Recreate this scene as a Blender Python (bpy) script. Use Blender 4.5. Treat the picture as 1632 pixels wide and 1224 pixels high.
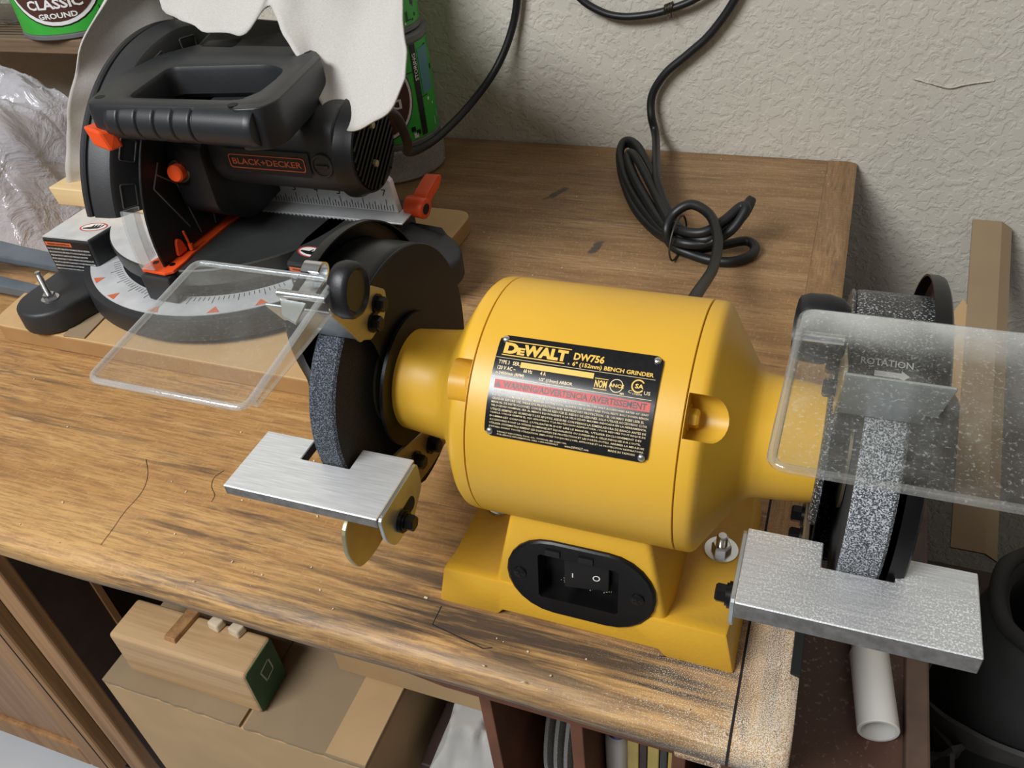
import bpy, bmesh, math, random
from mathutils import Vector, Matrix, noise
random.seed(7)
PI = math.pi
R_ = math.radians
for o in list(bpy.data.objects):
    bpy.data.objects.remove(o)
SC = bpy.context.scene
COL = SC.collection

# ------------------------------------------------------------------ camera, light, exposure
cd = bpy.data.cameras.new('camera')
cam = bpy.data.objects.new('camera', cd)
COL.objects.link(cam)
cd.sensor_fit = 'HORIZONTAL'
cd.sensor_width = 36.0
cd.lens = 36.0 * 1334.1 / 1632.0
cd.clip_start = 0.01
right = Vector((0.9355, 0.3413, -0.0911)).normalized()
down = Vector((0.1494, -0.6159, -0.7736))
fwd = Vector((-0.3201, 0.7101, -0.6272)).normalized()
down = fwd.cross(right).normalized()
cam.matrix_world = Matrix(((right.x, -down.x, -fwd.x, 0.0), (right.y, -down.y, -fwd.y, 0.0),
                           (right.z, -down.z, -fwd.z, 0.45), (0, 0, 0, 1)))
SC.camera = cam
SC.view_settings.view_transform = 'Standard'
SC.view_settings.look = 'None'
SC.view_settings.gamma = 1.0
SC.view_settings.use_curve_mapping = False
SC.view_settings.exposure = 0.0
SC.cycles.max_bounces = 10
SC.cycles.transparent_max_bounces = 16
SC.cycles.caustics_reflective = False
SC.cycles.caustics_refractive = False

world = bpy.data.worlds.new('world')
SC.world = world
world.use_nodes = True
bg = world.node_tree.nodes['Background']
bg.inputs[0].default_value = (1.0, 0.95, 0.89, 1)
bg.inputs[1].default_value = 0.17


def area(name, loc, target, sx, sy, power, color):
    ld = bpy.data.lights.new(name, 'AREA')
    ld.shape = 'RECTANGLE'
    ld.size, ld.size_y = sx, sy
    ld.energy = power
    ld.color = color
    lo = bpy.data.objects.new(name, ld)
    COL.objects.link(lo)
    lo.location = loc
    lo.rotation_euler = (Vector(target) - Vector(loc)).to_track_quat('-Z', 'Y').to_euler()
    return lo


area('window_daylight', (-0.95, -0.75, 1.50), (-0.15, 0.45, 0.05), 1.0, 0.55, 48, (0.96, 0.98, 1.0))
area('warm_fill_light', (0.5, -0.5, 1.9), (0.0, 0.5, 0.0), 0.9, 0.9, 2.5, (1.0, 0.92, 0.80))  # added soft warm fill from above, no known fitting there


# ------------------------------------------------------------------ node materials
class NT:
    def __init__(s, name):
        s.m = bpy.data.materials.new(name)
        s.m.use_nodes = True
        s.t = s.m.node_tree
        s.p = s.t.nodes['Principled BSDF']
        s.out = s.t.nodes['Material Output']
        s.tc = s.t.nodes.new('ShaderNodeTexCoord')

    def link(s, a, b):
        s.t.links.new(a, b)

    def put(s, sock, v):
        if hasattr(v, 'links') or isinstance(v, bpy.types.NodeSocket):
            s.link(v, sock)
        elif isinstance(v, (tuple, list)) and len(v) == 3 and sock.type == 'RGBA':
            sock.default_value = (*v, 1)
        else:
            sock.default_value = v

    def coord(s, scale=(1, 1, 1), loc=(0, 0, 0), rot=(0, 0, 0)):
        n = s.t.nodes.new('ShaderNodeMapping')
        s.link(s.tc.outputs['Object'], n.inputs[0])
        n.inputs['Scale'].default_value = scale
        n.inputs['Location'].default_value = loc
        n.inputs['Rotation'].default_value = rot
        return n.outputs[0]

    def noise(s, scale=5, detail=4, rough=0.55, co=None, dist=0.0):
        n = s.t.nodes.new('ShaderNodeTexNoise')
        s.link(co if co is not None else s.tc.outputs['Object'], n.inputs['Vector'])
        n.inputs['Scale'].default_value = scale
        n.inputs['Detail'].default_value = detail
        n.inputs['Roughness'].default_value = rough
        n.inputs['Distortion'].default_value = dist
        return n.outputs['Fac']

    def voro(s, scale=5, co=None, feature='F1'):
        n = s.t.nodes.new('ShaderNodeTexVoronoi')
        n.feature = feature
        s.link(co if co is not None else s.tc.outputs['Object'], n.inputs['Vector'])
        n.inputs['Scale'].default_value = scale
        return n.outputs['Distance']

    def ramp(s, fac, stops):
        n = s.t.nodes.new('ShaderNodeValToRGB')
        s.link(fac, n.inputs[0])
        e = n.color_ramp.elements
        while len(e) < len(stops):
            e.new(0.5)
        for i, (p, c) in enumerate(stops):
            e[i].position = p
            e[i].color = (c, c, c, 1) if not isinstance(c, (tuple, list)) else (*c, 1)
        return n.outputs[0]

    def mix(s, fac, a, b, mode='MIX'):
        n = s.t.nodes.new('ShaderNodeMix')
        n.data_type = 'RGBA'
        n.blend_type = mode
        s.put(n.inputs[0], fac)
        s.put(n.inputs[6], a)
        s.put(n.inputs[7], b)
        return n.outputs[2]

    def math(s, op, a, b=0.0, clamp=False):
        n = s.t.nodes.new('ShaderNodeMath')
        n.operation = op
        n.use_clamp = clamp
        s.put(n.inputs[0], a)
        s.put(n.inputs[1], b)
        return n.outputs[0]

    def axis(s, i):
        n = s.t.nodes.new('ShaderNodeSeparateXYZ')
        s.link(s.tc.outputs['Object'], n.inputs[0])
        return n.outputs[i]

    def span(s, v, a, b):
        n = s.t.nodes.new('ShaderNodeMapRange')
        n.clamp = True
        s.put(n.inputs[0], v)
        n.inputs[1].default_value = a
        n.inputs[2].default_value = b
        return n.outputs[0]

    def bump(s, h, strength=0.3, dist=0.002):
        n = s.t.nodes.new('ShaderNodeBump')
        n.inputs['Strength'].default_value = strength
        n.inputs['Distance'].default_value = dist
        s.link(h, n.inputs['Height'])
        s.link(n.outputs[0], s.p.inputs['Normal'])
        return n.outputs[0]

    def set(s, color=None, rough=None, metal=None, spec=None):
        if color is not None:
            s.put(s.p.inputs['Base Color'], color)
        if rough is not None:
            s.put(s.p.inputs['Roughness'], rough)
        if metal is not None:
            s.put(s.p.inputs['Metallic'], metal)
        if spec is not None:
            s.put(s.p.inputs['Specular IOR Level'], spec)
        return s.m


def plain(name, color, rough=0.5, metal=0.0, var=0.12, vs=30, bump=0.0, bs=400, bd=0.0005, spec=0.5):
    n = NT(name)
    f = n.noise(vs, 3)
    c2 = tuple(max(0, x * (1 - 2 * var)) for x in color)
    n.set(n.ramp(f, [(0.3, c2), (0.7, color)]), rough, metal, spec)
    if bump:
        n.bump(n.noise(bs, 2), bump, bd)
    return n.m


def dusty(name, color, rough, dust=(0.75, 0.75, 0.74), amount=0.5, scale=900, bump=0.2, metal=0.0, patch=18):
    """a surface strewn with pale grinding dust"""
    n = NT(name)
    speck = n.ramp(n.noise(scale, 2, 0.6), [(0.62 - amount * 0.2, 0.0), (0.72 - amount * 0.15, 1.0)])
    pat = n.ramp(n.noise(patch, 3), [(0.3, 0.15), (0.65, 1.0)])
    f = n.math('MULTIPLY', speck, pat)
    n.set(n.mix(f, color, dust), rough, metal)
    n.bump(speck, bump, 0.0004)
    return n.m


def clear_plastic(name, dust_amt, dust_col=(0.8, 0.8, 0.78), tint=(0.93, 0.95, 0.95), scale=26, bump=0.0, ior=1.45, gloss_rough=0.05, base=0.02, far_edge=0.0):
    n = NT(name)
    t = n.t
    tr = t.nodes.new('ShaderNodeBsdfTransparent')
    tr.inputs[0].default_value = (*tint, 1)
    gl = t.nodes.new('ShaderNodeBsdfGlossy')
    gl.inputs['Roughness'].default_value = gloss_rough
    df = t.nodes.new('ShaderNodeBsdfDiffuse')
    df.inputs[0].default_value = (*dust_col, 1)
    fr = t.nodes.new('ShaderNodeLayerWeight')
    fr.inputs['Blend'].default_value = 0.5
    r0 = ((ior - 1) / (ior + 1)) ** 2
    refl = n.math('ADD', n.math('MULTIPLY', n.math('POWER', fr.outputs['Facing'], 4.0), 0.8), r0)
    m1 = t.nodes.new('ShaderNodeMixShader')
    n.link(refl, m1.inputs[0])
    n.link(tr.outputs[0], m1.inputs[1])
    n.link(gl.outputs[0], m1.inputs[2])
    m2 = t.nodes.new('ShaderNodeMixShader')
    f = n.ramp(n.noise(scale, 6, 0.7, dist=0.6), [(0.45, base), (0.62, base + dust_amt * 0.13), (0.78, min(0.9, base + dust_amt))])
    sp = n.ramp(n.noise(700, 2, 0.6), [(0.6, 0.0), (0.72, dust_amt)])
    tot = n.math('ADD', f, n.math('MULTIPLY', sp, 0.5), True)
    if far_edge:
        e = n.math('MULTIPLY', n.span(n.axis(1), far_edge - 0.022, far_edge - 0.002), n.ramp(n.noise(45, 4), [(0.3, 0.35), (0.6, 0.9)]))
        tot = n.math('ADD', tot, n.math('MULTIPLY', e, 0.45), True)
    n.link(tot, m2.inputs[0])
    n.link(m1.outputs[0], m2.inputs[1])
    n.link(df.outputs[0], m2.inputs[2])
    n.link(m2.outputs[0], n.out.inputs[0])
    if bump:
        b = t.nodes.new('ShaderNodeBump')
        b.inputs['Strength'].default_value = bump
        b.inputs['Distance'].default_value = 0.01
        n.link(n.noise(22, 4, 0.6, dist=1.2), b.inputs['Height'])
        for x in (gl, fr, df):
            n.link(b.outputs[0], x.inputs['Normal'])
    t.nodes.remove(n.p)
    return n.m


def glass(name, color=(0.95, 0.97, 0.97), rough=0.05):
    n = NT(name)
    n.set(color, rough)
    n.p.inputs['Transmission Weight'].default_value = 1.0
    n.p.inputs['IOR'].default_value = 1.45
    return n.m


def wood(name, light, dark, along=0, fine=1.0, rough=0.55, streak=None):
    """long grain along the axis ALONG"""
    n = NT(name)
    a = [60 * fine] * 3
    a[along] = 2.2
    b = [420 * fine] * 3
    b[along] = 12
    g1 = n.noise(1, 5, 0.6, n.coord(a), 0.6)
    g2 = n.noise(1, 3, 0.6, n.coord(b))
    f = n.math('ADD', n.math('MULTIPLY', g1, 0.7), n.math('MULTIPLY', g2, 0.3))
    n.set(n.ramp(f, [(0.36, dark), (0.6, light)]), rough)
    n.bump(g2, 0.15, 0.0006)
    return n.m


def bench_wood(name, along=0):
    n = NT(name)
    a = [0, 0, 0]
    perp = 1 - along

    def sc(l, c):
        v = [c, c, c]
        v[along] = l
        return tuple(v)
    x, y = n.axis(0), n.axis(1)
    fig = n.noise(1, 6, 0.68, n.coord(sc(3.4, 44)), 0.8)
    fib = n.noise(1, 5, 0.7, n.coord(sc(34, 430)))
    cross = n.noise(1, 3, 0.6, n.coord(sc(420, 160)))
    patch = n.noise(5.5, 5, 0.6)
    c = n.ramp(fig, [(0.28, (0.285, 0.140, 0.046)), (0.48, (0.430, 0.228, 0.078)), (0.68, (0.545, 0.320, 0.122))])
    # worn pale surface towards the front edge, dull grey brown film further back
    back = n.math('MULTIPLY', n.span(y, 0.46, 0.76), n.ramp(patch, [(0.25, 0.6), (0.6, 1.0)]))
    grey = n.ramp(fig, [(0.28, (0.125, 0.077, 0.041)), (0.5, (0.215, 0.139, 0.076)), (0.70, (0.305, 0.207, 0.120))])
    c = n.mix(n.math('MULTIPLY', back, 0.85), c, grey)
    front = n.math('MULTIPLY', n.span(y, 0.300, 0.235), n.ramp(n.noise(14, 4), [(0.3, 0.35), (0.6, 1.0)]))
    c = n.mix(n.math('MULTIPLY', front, 0.75), c, (0.64, 0.40, 0.155))
    # fibres, saw marks across them and short purple brown streaks
    c = n.mix(n.ramp(fib, [(0.40, 0.55), (0.55, 0.0)]), c, (0.195, 0.095, 0.036))
    c = n.mix(n.ramp(cross, [(0.55, 0.0), (0.70, 0.30)]), c, (0.60, 0.39, 0.18))
    short = n.noise(1, 4, 0.7, n.coord(sc(14, 190), loc=(0.7, 0.2, 0)))
    where = n.ramp(n.noise(6.5, 4, co=n.coord((1, 1, 1), loc=(0.3, 5.1, 0))), [(0.46, 0.0), (0.60, 1.0)])
    c = n.mix(n.math('MULTIPLY', n.ramp(short, [(0.51, 0.0), (0.62, 0.70)]), where), c, (0.130, 0.072, 0.050))
    # grime and chipped dark wood on the lower part of the nosing
    lip = n.math('MULTIPLY', n.span(n.axis(2), -0.005, -0.017), n.ramp(n.noise(1, 5, 0.7, n.coord(sc(24, 150))), [(0.36, 0.0), (0.54, 0.9)]))
    lip = n.math('MULTIPLY', lip, n.span(x, -0.75, -0.15))
    c = n.mix(lip, c, (0.085, 0.045, 0.024))
    # old dark stains soaked along the grain
    st = n.noise(1, 5, 0.65, n.coord(sc(6, 100), loc=(0.37, 1.3, 0)), 0.5)
    big = n.ramp(n.noise(3.2, 3, co=n.coord((1, 1, 1), loc=(2.1, 0.4, 0))), [(0.44, 0.0), (0.60, 1.0)])
    c = n.mix(n.math('MULTIPLY', n.ramp(st, [(0.55, 0.0), (0.66, 0.75)]), big), c, (0.045, 0.034, 0.030))
    # grimy stain around the foot of the grinder
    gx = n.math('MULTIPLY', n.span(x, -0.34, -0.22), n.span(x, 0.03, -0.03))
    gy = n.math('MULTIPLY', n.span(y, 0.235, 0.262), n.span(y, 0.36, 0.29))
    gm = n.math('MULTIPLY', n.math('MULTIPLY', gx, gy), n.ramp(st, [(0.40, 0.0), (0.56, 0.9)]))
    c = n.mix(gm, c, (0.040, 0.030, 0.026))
    # two old smears of dark paint
    for ex, ey, ang, la, lb in ((-0.300, 0.858, 62, 0.034, 0.0085), (-0.221, 0.746, 78, 0.030, 0.0095)):
        dx = n.math('SUBTRACT', x, ex)
        dy = n.math('SUBTRACT', y, ey)
        ca, sa = math.cos(R_(ang)), math.sin(R_(ang))
        u = n.math('ADD', n.math('MULTIPLY', dx, ca / la), n.math('MULTIPLY', dy, sa / la))
        w = n.math('ADD', n.math('MULTIPLY', dx, -sa / lb), n.math('MULTIPLY', dy, ca / lb))
        r2 = n.math('ADD', n.math('MULTIPLY', u, u), n.math('MULTIPLY', w, w))
        r2 = n.math('ADD', r2, n.math('MULTIPLY', n.noise(90, 4), 1.2))
        c = n.mix(n.ramp(r2, [(0.75, 0.85), (1.25, 0.0)]), c, (0.050, 0.048, 0.045))
    # scratches across the grain
    scr = n.noise(1, 2, 0.5, n.coord((9, 120, 1), rot=(0, 0, R_(57))))
    c = n.mix(n.ramp(scr, [(0.72, 0.0), (0.76, 0.35)]), c, (0.60, 0.42, 0.23))
    # pale grinding dust at the right end
    dens = n.math('MULTIPLY', n.span(x, -0.13, 0.025), n.span(y, 0.52, 0.30))
    sp = n.noise(1700, 2, 0.65)
    thr = n.math('ADD', n.math('MULTIPLY', dens, 0.27), sp)
    thr = n.math('ADD', thr, n.math('MULTIPLY', n.math('SUBTRACT', n.noise(30, 3), 0.5), 0.16))
    c = n.mix(n.math('MULTIPLY', n.ramp(thr, [(0.70, 0.0), (0.82, 1.0)]), 0.85), c, (0.78, 0.73, 0.62))
    n.set(c, n.ramp(patch, [(0.3, 0.42), (0.7, 0.62)]), spec=0.4)
    n.bump(n.math('ADD', n.math('MULTIPLY', fib, 0.6), n.math('MULTIPLY', fig, 0.6)), 0.35, 0.0012)
    return n.m


M = {}
M['yellow'] = plain('yellow_paint', (0.715, 0.405, 0.034), 0.40, var=0.04, vs=12, bump=0.06, bs=260, bd=0.0006)
M['yellow_cast'] = plain('yellow_cast_paint', (0.70, 0.392, 0.030), 0.40, var=0.04, vs=12, bump=0.16, bs=320, bd=0.0010)
M['black_paint'] = plain('black_gloss_paint', (0.0055, 0.0055, 0.006), 0.34, var=0.2, bump=0.06, bs=500, spec=0.24)
M['black_dusty'] = dusty('dusty_black_paint', (0.02, 0.02, 0.021), 0.42, (0.66, 0.68, 0.70), 0.35, 900, 0.5)
M['black_plastic'] = plain('black_plastic', (0.009, 0.009, 0.010), 0.42, var=0.2, bump=0.10, bs=900, spec=0.42)
M['black_rubber'] = plain('black_rubber', (0.008, 0.0085, 0.009), 0.45, var=0.2, bump=0.1, bs=700)
M['black_metal'] = plain('blackened_steel', (0.02, 0.02, 0.021), 0.28, 0.6, var=0.2)
M['charcoal'] = plain('charcoal_plastic', (0.026, 0.027, 0.029), 0.5, var=0.15, bump=0.15, bs=900)
M['rib_highlight'] = plain('highlight_grey_plastic', (0.13, 0.13, 0.13), 0.35)  # pale grey paints glossy edge highlights onto the saw guard ribs
M['dusty_brown'] = plain('dusty_brown_board', (0.105, 0.062, 0.042), 0.6, var=0.25, vs=30, bump=0.1, bs=200)
M['void'] = plain('dark_recess', (0.004, 0.004, 0.004), 0.8)
M['zinc'] = plain('yellow_zinc_plate', (0.50, 0.44, 0.27), 0.40, 0.8, var=0.12, vs=50)
M['steel'] = plain('bright_steel', (0.70, 0.71, 0.72), 0.25, 1.0, var=0.1, vs=60)
M['deflector'] = plain('satin_zinc_steel', (0.62, 0.66, 0.66), 0.38, 0.9, var=0.12, vs=40)
M['olive_shaft'] = plain('oiled_steel', (0.20, 0.17, 0.11), 0.45, 0.8)


def rest_metal():
    n = NT('brushed_aluminium')
    g = n.noise(1, 3, 0.6, n.coord((40, 900, 900)))
    n.set(n.ramp(g, [(0.3, (0.66, 0.67, 0.68)), (0.7, (0.90, 0.91, 0.92))]), 0.46, 0.60)
    n.bump(g, 0.15, 0.0003)
    return n.m


def rest_metal_dusty():
    n = NT('dusty_aluminium')
    g = n.noise(1, 3, 0.6, n.coord((40, 900, 900)))
    d = n.ramp(n.noise(1000, 2), [(0.5, 0.0), (0.62, 0.9)])
    p = n.ramp(n.noise(20, 3), [(0.35, 0.1), (0.65, 0.9)])
    c = n.ramp(g, [(0.3, (0.56, 0.57, 0.58)), (0.7, (0.78, 0.79, 0.80))])
    f = n.math('MULTIPLY', d, p)
    n.set(n.mix(f, c, (0.80, 0.80, 0.79)), 0.5, n.math('SUBTRACT', 0.75, n.math('MULTIPLY', f, 0.7)))
    n.bump(d, 0.2, 0.0003)
    return n.m


M['rest'] = rest_metal()
M['rest_dusty'] = rest_metal_dusty()
M['rest_side'] = plain('milled_steel_edge', (0.27, 0.26, 0.25), 0.5, 0.6, var=0.2, vs=200)


def grit(name, dark, lightc, t0):
    n = NT(name)
    f = n.noise(1300, 2, 0.7)
    n.set(n.ramp(f, [(t0, dark), (t0 + 0.14, lightc)]), 0.85)
    n.bump(f, 0.9, 0.0008)
    return n.m


M['grit'] = grit('grey_abrasive', (0.022, 0.026, 0.034), (0.20, 0.23, 0.28), 0.48)
M['grit_side'] = grit('dark_abrasive_side', (0.010, 0.010, 0.010), (0.035, 0.034, 0.032), 0.5)
M['grit_dusty'] = grit('dusty_abrasive', (0.045, 0.05, 0.06), (0.58, 0.60, 0.63), 0.46)
M['shield'] = clear_plastic('clear_shield', 0.14, scale=24, base=0.004, tint=(0.95, 0.96, 0.96))
M['shield_dusty'] = clear_plastic('dusty_shield', 0.42, dust_col=(0.72, 0.72, 0.69), scale=20, base=0.0, far_edge=0.295, tint=(0.90, 0.91, 0.90))
M['rim'] = clear_plastic('clear_acrylic_rim', 0.10, dust_col=(0.86, 0.89, 0.92), scale=60, base=0.15, tint=(0.96, 0.97, 0.97), ior=1.9, gloss_rough=0.06)
M['rim_dusty'] = clear_plastic('dusty_acrylic_rim', 0.22, dust_col=(0.82, 0.82, 0.79), scale=60, base=0.06, tint=(0.93, 0.93, 0.92), ior=1.7, gloss_rough=0.12)
M['bench'] = bench_wood('worn_bench_wood', 0)
M['bench_end'] = bench_wood('worn_bench_end_wood', 1)
M['crack'] = plain('dark_seam', (0.012, 0.009, 0.007), 0.9)
M['rail'] = plain('brown_painted_wood', (0.165, 0.062, 0.030), 0.6, var=0.2, vs=25, bump=0.1, bs=200, spec=0.2)
M['dark_rail'] = plain('dark_brown_board', (0.052, 0.026, 0.017), 0.6, var=0.25, vs=18)
M['oak'] = wood('stained_oak', (0.42, 0.225, 0.088), (0.24, 0.115, 0.044), 2)
M['oak_panel'] = wood('oak_panel', (0.38, 0.215, 0.115), (0.25, 0.13, 0.065), 2)
M['pine'] = wood('pale_pine', (0.72, 0.53, 0.28), (0.60, 0.40, 0.19), 0, 0.6)
M['block'] = wood('raw_timber', (0.56, 0.37, 0.19), (0.40, 0.24, 0.11), 0, 0.8)
M['mdf'] = plain('fibreboard', (0.56, 0.355, 0.165), 0.7, var=0.05, vs=40)
M['mdf_edge'] = plain('fibreboard_edge', (0.40, 0.225, 0.085), 0.75, var=0.06, vs=40)
M['card'] = plain('corrugated_cardboard', (0.50, 0.33, 0.165), 0.75, var=0.08, vs=9, bump=0.05, bs=300)
M['card_dull'] = plain('dull_cardboard', (0.30, 0.215, 0.125), 0.8, var=0.08, vs=9)
M['green_end'] = plain('green_end_paint', (0.012, 0.10, 0.035), 0.5, var=0.2)
M['white_paint'] = plain('faded_white_paint', (0.5, 0.56, 0.5), 0.6)
M['orange'] = plain('orange_plastic', (0.82, 0.085, 0.014), 0.42, var=0.06, bump=0.05)
M['orange_ink'] = plain('orange_print', (0.72, 0.16, 0.06), 0.5)
M['red_ink'] = plain('red_print', (0.62, 0.075, 0.06), 0.5)
M['gold_ink'] = plain('gold_print', (0.80, 0.50, 0.09), 0.4, var=0.04)
M['cream_ink'] = plain('pale_print', (0.78, 0.62, 0.36), 0.4, var=0.06)
M['white_ink'] = plain('white_print', (0.80, 0.80, 0.78), 0.5, var=0.03)
M['grey_ink'] = plain('grey_print', (0.42, 0.44, 0.45), 0.5, var=0.03)
M['black_ink'] = plain('black_print', (0.010, 0.010, 0.010), 0.4)
M['plate_black'] = plain('black_lacquer_plate', (0.012, 0.012, 0.013), 0.20, 0.0, var=0.2, vs=300)
M['ruler'] = plain('brushed_fence_face', (0.80, 0.81, 0.82), 0.36, 0.20, var=0.08, vs=40)
M['cast'] = plain('cast_aluminium', (0.74, 0.75, 0.76), 0.36, 0.30, var=0.1, vs=40)
M['table'] = plain('dark_saw_table', (0.048, 0.051, 0.049), 0.38, 0.25, var=0.15, vs=20)
M['skirt'] = plain('grey_plastic_skirt', (0.020, 0.021, 0.023), 0.5, var=0.12, bump=0.1, bs=800)
M['navy_plastic'] = plain('soft_black_handle', (0.015, 0.017, 0.020), 0.42, var=0.1, bump=0.12, bs=1000)
M['can_green'] = plain('green_can_label', (0.045, 0.43, 0.05), 0.4, var=0.06)
M['can_brown'] = plain('brown_can_label', (0.085, 0.030, 0.024), 0.4, var=0.1)
M['can_grey'] = plain('grey_can_rim', (0.16, 0.16, 0.165), 0.45, var=0.1)
M['teal_ink'] = plain('teal_print', (0.10, 0.30, 0.34), 0.45)
M['clear_tub'] = clear_plastic('cloudy_clear_tub', 0.25, scale=12, base=0.22, tint=(0.80, 0.80, 0.76), bump=0.15)
M['jar'] = clear_plastic('clear_jar', 0.12, scale=14, base=0.03, tint=(0.86, 0.87, 0.86), ior=1.5)
M['bag'] = clear_plastic('clear_bag_film', 0.26, dust_col=(0.84, 0.84, 0.92), scale=9, base=0.33, tint=(0.93, 0.92, 0.92), bump=0.9, ior=1.6, gloss_rough=0.10)
M['pvc'] = plain('white_pvc', (0.72, 0.70, 0.66), 0.35, var=0.06, vs=10)
M['brown_top'] = dusty('dusty_brown_top', (0.105, 0.050, 0.033), 0.55, (0.34, 0.27, 0.21), 0.1, 260, 0.1, 0.0, 9)
M['bag_black'] = plain('black_canvas', (0.022, 0.022, 0.021), 0.75, var=0.25, vs=12, bump=0.3, bs=600)
M['strap'] = plain('dark_grey_webbing', (0.085, 0.083, 0.076), 0.7, var=0.2, vs=40, bump=0.3, bs=900)
M['rag'] = plain('grey_white_cloth', (0.48, 0.47, 0.44), 0.9, var=0.1, vs=14, bump=0.3, bs=900)
M['navy'] = plain('navy_lid', (0.022, 0.034, 0.055), 0.45)
M['book_yellow'] = plain('yellow_carton', (0.50, 0.36, 0.08), 0.5)
M['blue'] = plain('blue_cap', (0.02, 0.035, 0.25), 0.4)
M['grey_blue'] = plain('blue_grey_cast_handle', (0.15, 0.18, 0.21), 0.45, 0.3, var=0.12)
M['wire'] = plain('twist_wire', (0.06, 0.05, 0.035), 0.5, 0.6)
M['riser'] = wood('old_riser_wood', (0.23, 0.155, 0.095), (0.12, 0.075, 0.045), 0, 0.5)
M['crumb'] = plain('sawdust', (0.72, 0.60, 0.42), 0.9)


def cloth_mat():
    n = NT('unbleached_cotton')
    w = n.noise(1, 2, 0.5, n.coord((2600, 500, 500)))
    v = n.noise(1, 2, 0.5, n.coord((500, 500, 2600)))
    f = n.math('MULTIPLY', n.math('ADD', w, v), 0.5)
    pch = n.noise(7, 4)
    c = n.ramp(f, [(0.3, (0.43, 0.412, 0.38)), (0.65, (0.55, 0.53, 0.495))])
    n.set(n.mix(n.ramp(pch, [(0.45, 0.0), (0.75, 0.35)]), c, (0.43, 0.39, 0.33)), 0.9)
    n.bump(f, 0.3, 0.0006)
    return n.m


def wall_mat():
    n = NT('orange_peel_plaster')
    ab = n.noise(105, 3, 0.5, dist=0.5)
    pl = n.ramp(ab, [(0.44, 0.0), (0.56, 1.0)])
    fine = n.noise(260, 3)
    patch = n.noise(2.2, 3)
    c = n.ramp(patch, [(0.3, (0.520, 0.488, 0.415)), (0.7, (0.600, 0.567, 0.492))])
    rust = n.ramp(n.noise(1, 4, 0.6, n.coord((16, 16, 9), loc=(0.3, 0, 0.2))), [(0.68, 0.0), (0.76, 0.35)])
    c = n.mix(rust, c, (0.34, 0.25, 0.15))
    n.set(c, 0.8, spec=0.25)
    n.bump(n.math('ADD', pl, n.math('MULTIPLY', fine, 0.3)), 0.33, 0.0028)
    return n.m


M['cloth'] = cloth_mat()
M['wall'] = wall_mat()
M['floor'] = plain('pale_grey_floor', (0.62, 0.65, 0.68), 0.35, var=0.05, vs=6)


# ------------------------------------------------------------------ geometry helpers
def obj(name, bm, mat, parent=None, smooth=None, bevel=0.0, seg=2):
    bmesh.ops.recalc_face_normals(bm, faces=bm.faces)
    bm.normal_update()
    if bevel:
        bmesh.ops.bevel(bm, geom=[e for e in bm.edges if len(e.link_faces) == 2 and e.calc_face_angle(0) > 0.6], offset=bevel,
                        segments=seg, profile=0.5, affect='EDGES', clamp_overlap=True)
    bmesh.ops.recalc_face_normals(bm, faces=bm.faces)
    me = bpy.data.meshes.new(name)
    bm.to_mesh(me)
    bm.free()
    if smooth is not None:
        for p in me.polygons:
            p.use_smooth = True
        me.set_sharp_from_angle(angle=R_(smooth))
    o = bpy.data.objects.new(name, me)
    COL.objects.link(o)
    for m in (mat if isinstance(mat, (list, tuple)) else [mat]):
        me.materials.append(M[m] if isinstance(m, str) else m)
    if parent is not None:
        o.parent = parent
        o.matrix_parent_inverse = Matrix.Translation(parent_loc(parent)).inverted()
    return o


def parent_loc(p):
    """where the parent stands: a thing has a place of its own, its parts are built in world coordinates"""
    return Vector(p.location) if p.parent is None else Vector((0, 0, 0))


def thing(name, label, cat, loc=(0, 0, 0), group=None):
    o = bpy.data.objects.new(name, None)
    COL.objects.link(o)
    o.empty_display_size = 0.03
    o.location = loc
    return tag(o, label, cat, group)


def tag(o, label, cat, group=None):
    o['label'] = label
    o['category'] = cat
    if group:
        o['group'] = group
    return o


def struct(o):
    o['kind'] = 'structure'
    return o


def B():
    return bmesh.new()


def box(bm, x0, x1, y0, y1, z0, z1, mi=0):
    v = [bm.verts.new(p) for p in ((x0, y0, z0), (x1, y0, z0), (x1, y1, z0), (x0, y1, z0), (x0, y0, z1), (x1, y0, z1), (x1, y1, z1), (x0, y1, z1))]
    fs = []
    for f in ((0, 3, 2, 1), (4, 5, 6, 7), (0, 1, 5, 4), (1, 2, 6, 5), (2, 3, 7, 6), (3, 0, 4, 7)):
        fs.append(bm.faces.new([v[i] for i in f]))
        fs[-1].material_index = mi
    return v


def hexa(bm, pts):
    """eight corners: bottom four, top four"""
    v = [bm.verts.new(p) for p in pts]
    for f in ((0, 3, 2, 1), (4, 5, 6, 7), (0, 1, 5, 4), (1, 2, 6, 5), (2, 3, 7, 6), (3, 0, 4, 7)):
        bm.faces.new([v[i] for i in f])
    return v


def prism(bm, poly, fa, fb, mi=0):
    """closed outline POLY (list of 2-D points) between the two placing functions fa, fb"""
    a = [bm.verts.new(fa(p)) for p in poly]
    b = [bm.verts.new(fb(p)) for p in poly]
    n = len(poly)
    bm.faces.new(a[::-1]).material_index = mi
    bm.faces.new(b).material_index = mi
    for i in range(n):
        bm.faces.new((a[i], a[(i + 1) % n], b[(i + 1) % n], b[i])).material_index = mi


def px_(bm, poly, x0, x1, mi=0):
    prism(bm, poly, lambda p: (x0, p[0], p[1]), lambda p: (x1, p[0], p[1]), mi)


def pz_(bm, poly, z0, z1, mi=0):
    prism(bm, poly, lambda p: (p[0], p[1], z0), lambda p: (p[0], p[1], z1), mi)


def py_(bm, poly, y0, y1, mi=0):
    prism(bm, poly, lambda p: (p[0], y0, p[1]), lambda p: (p[0], y1, p[1]), mi)


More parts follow.
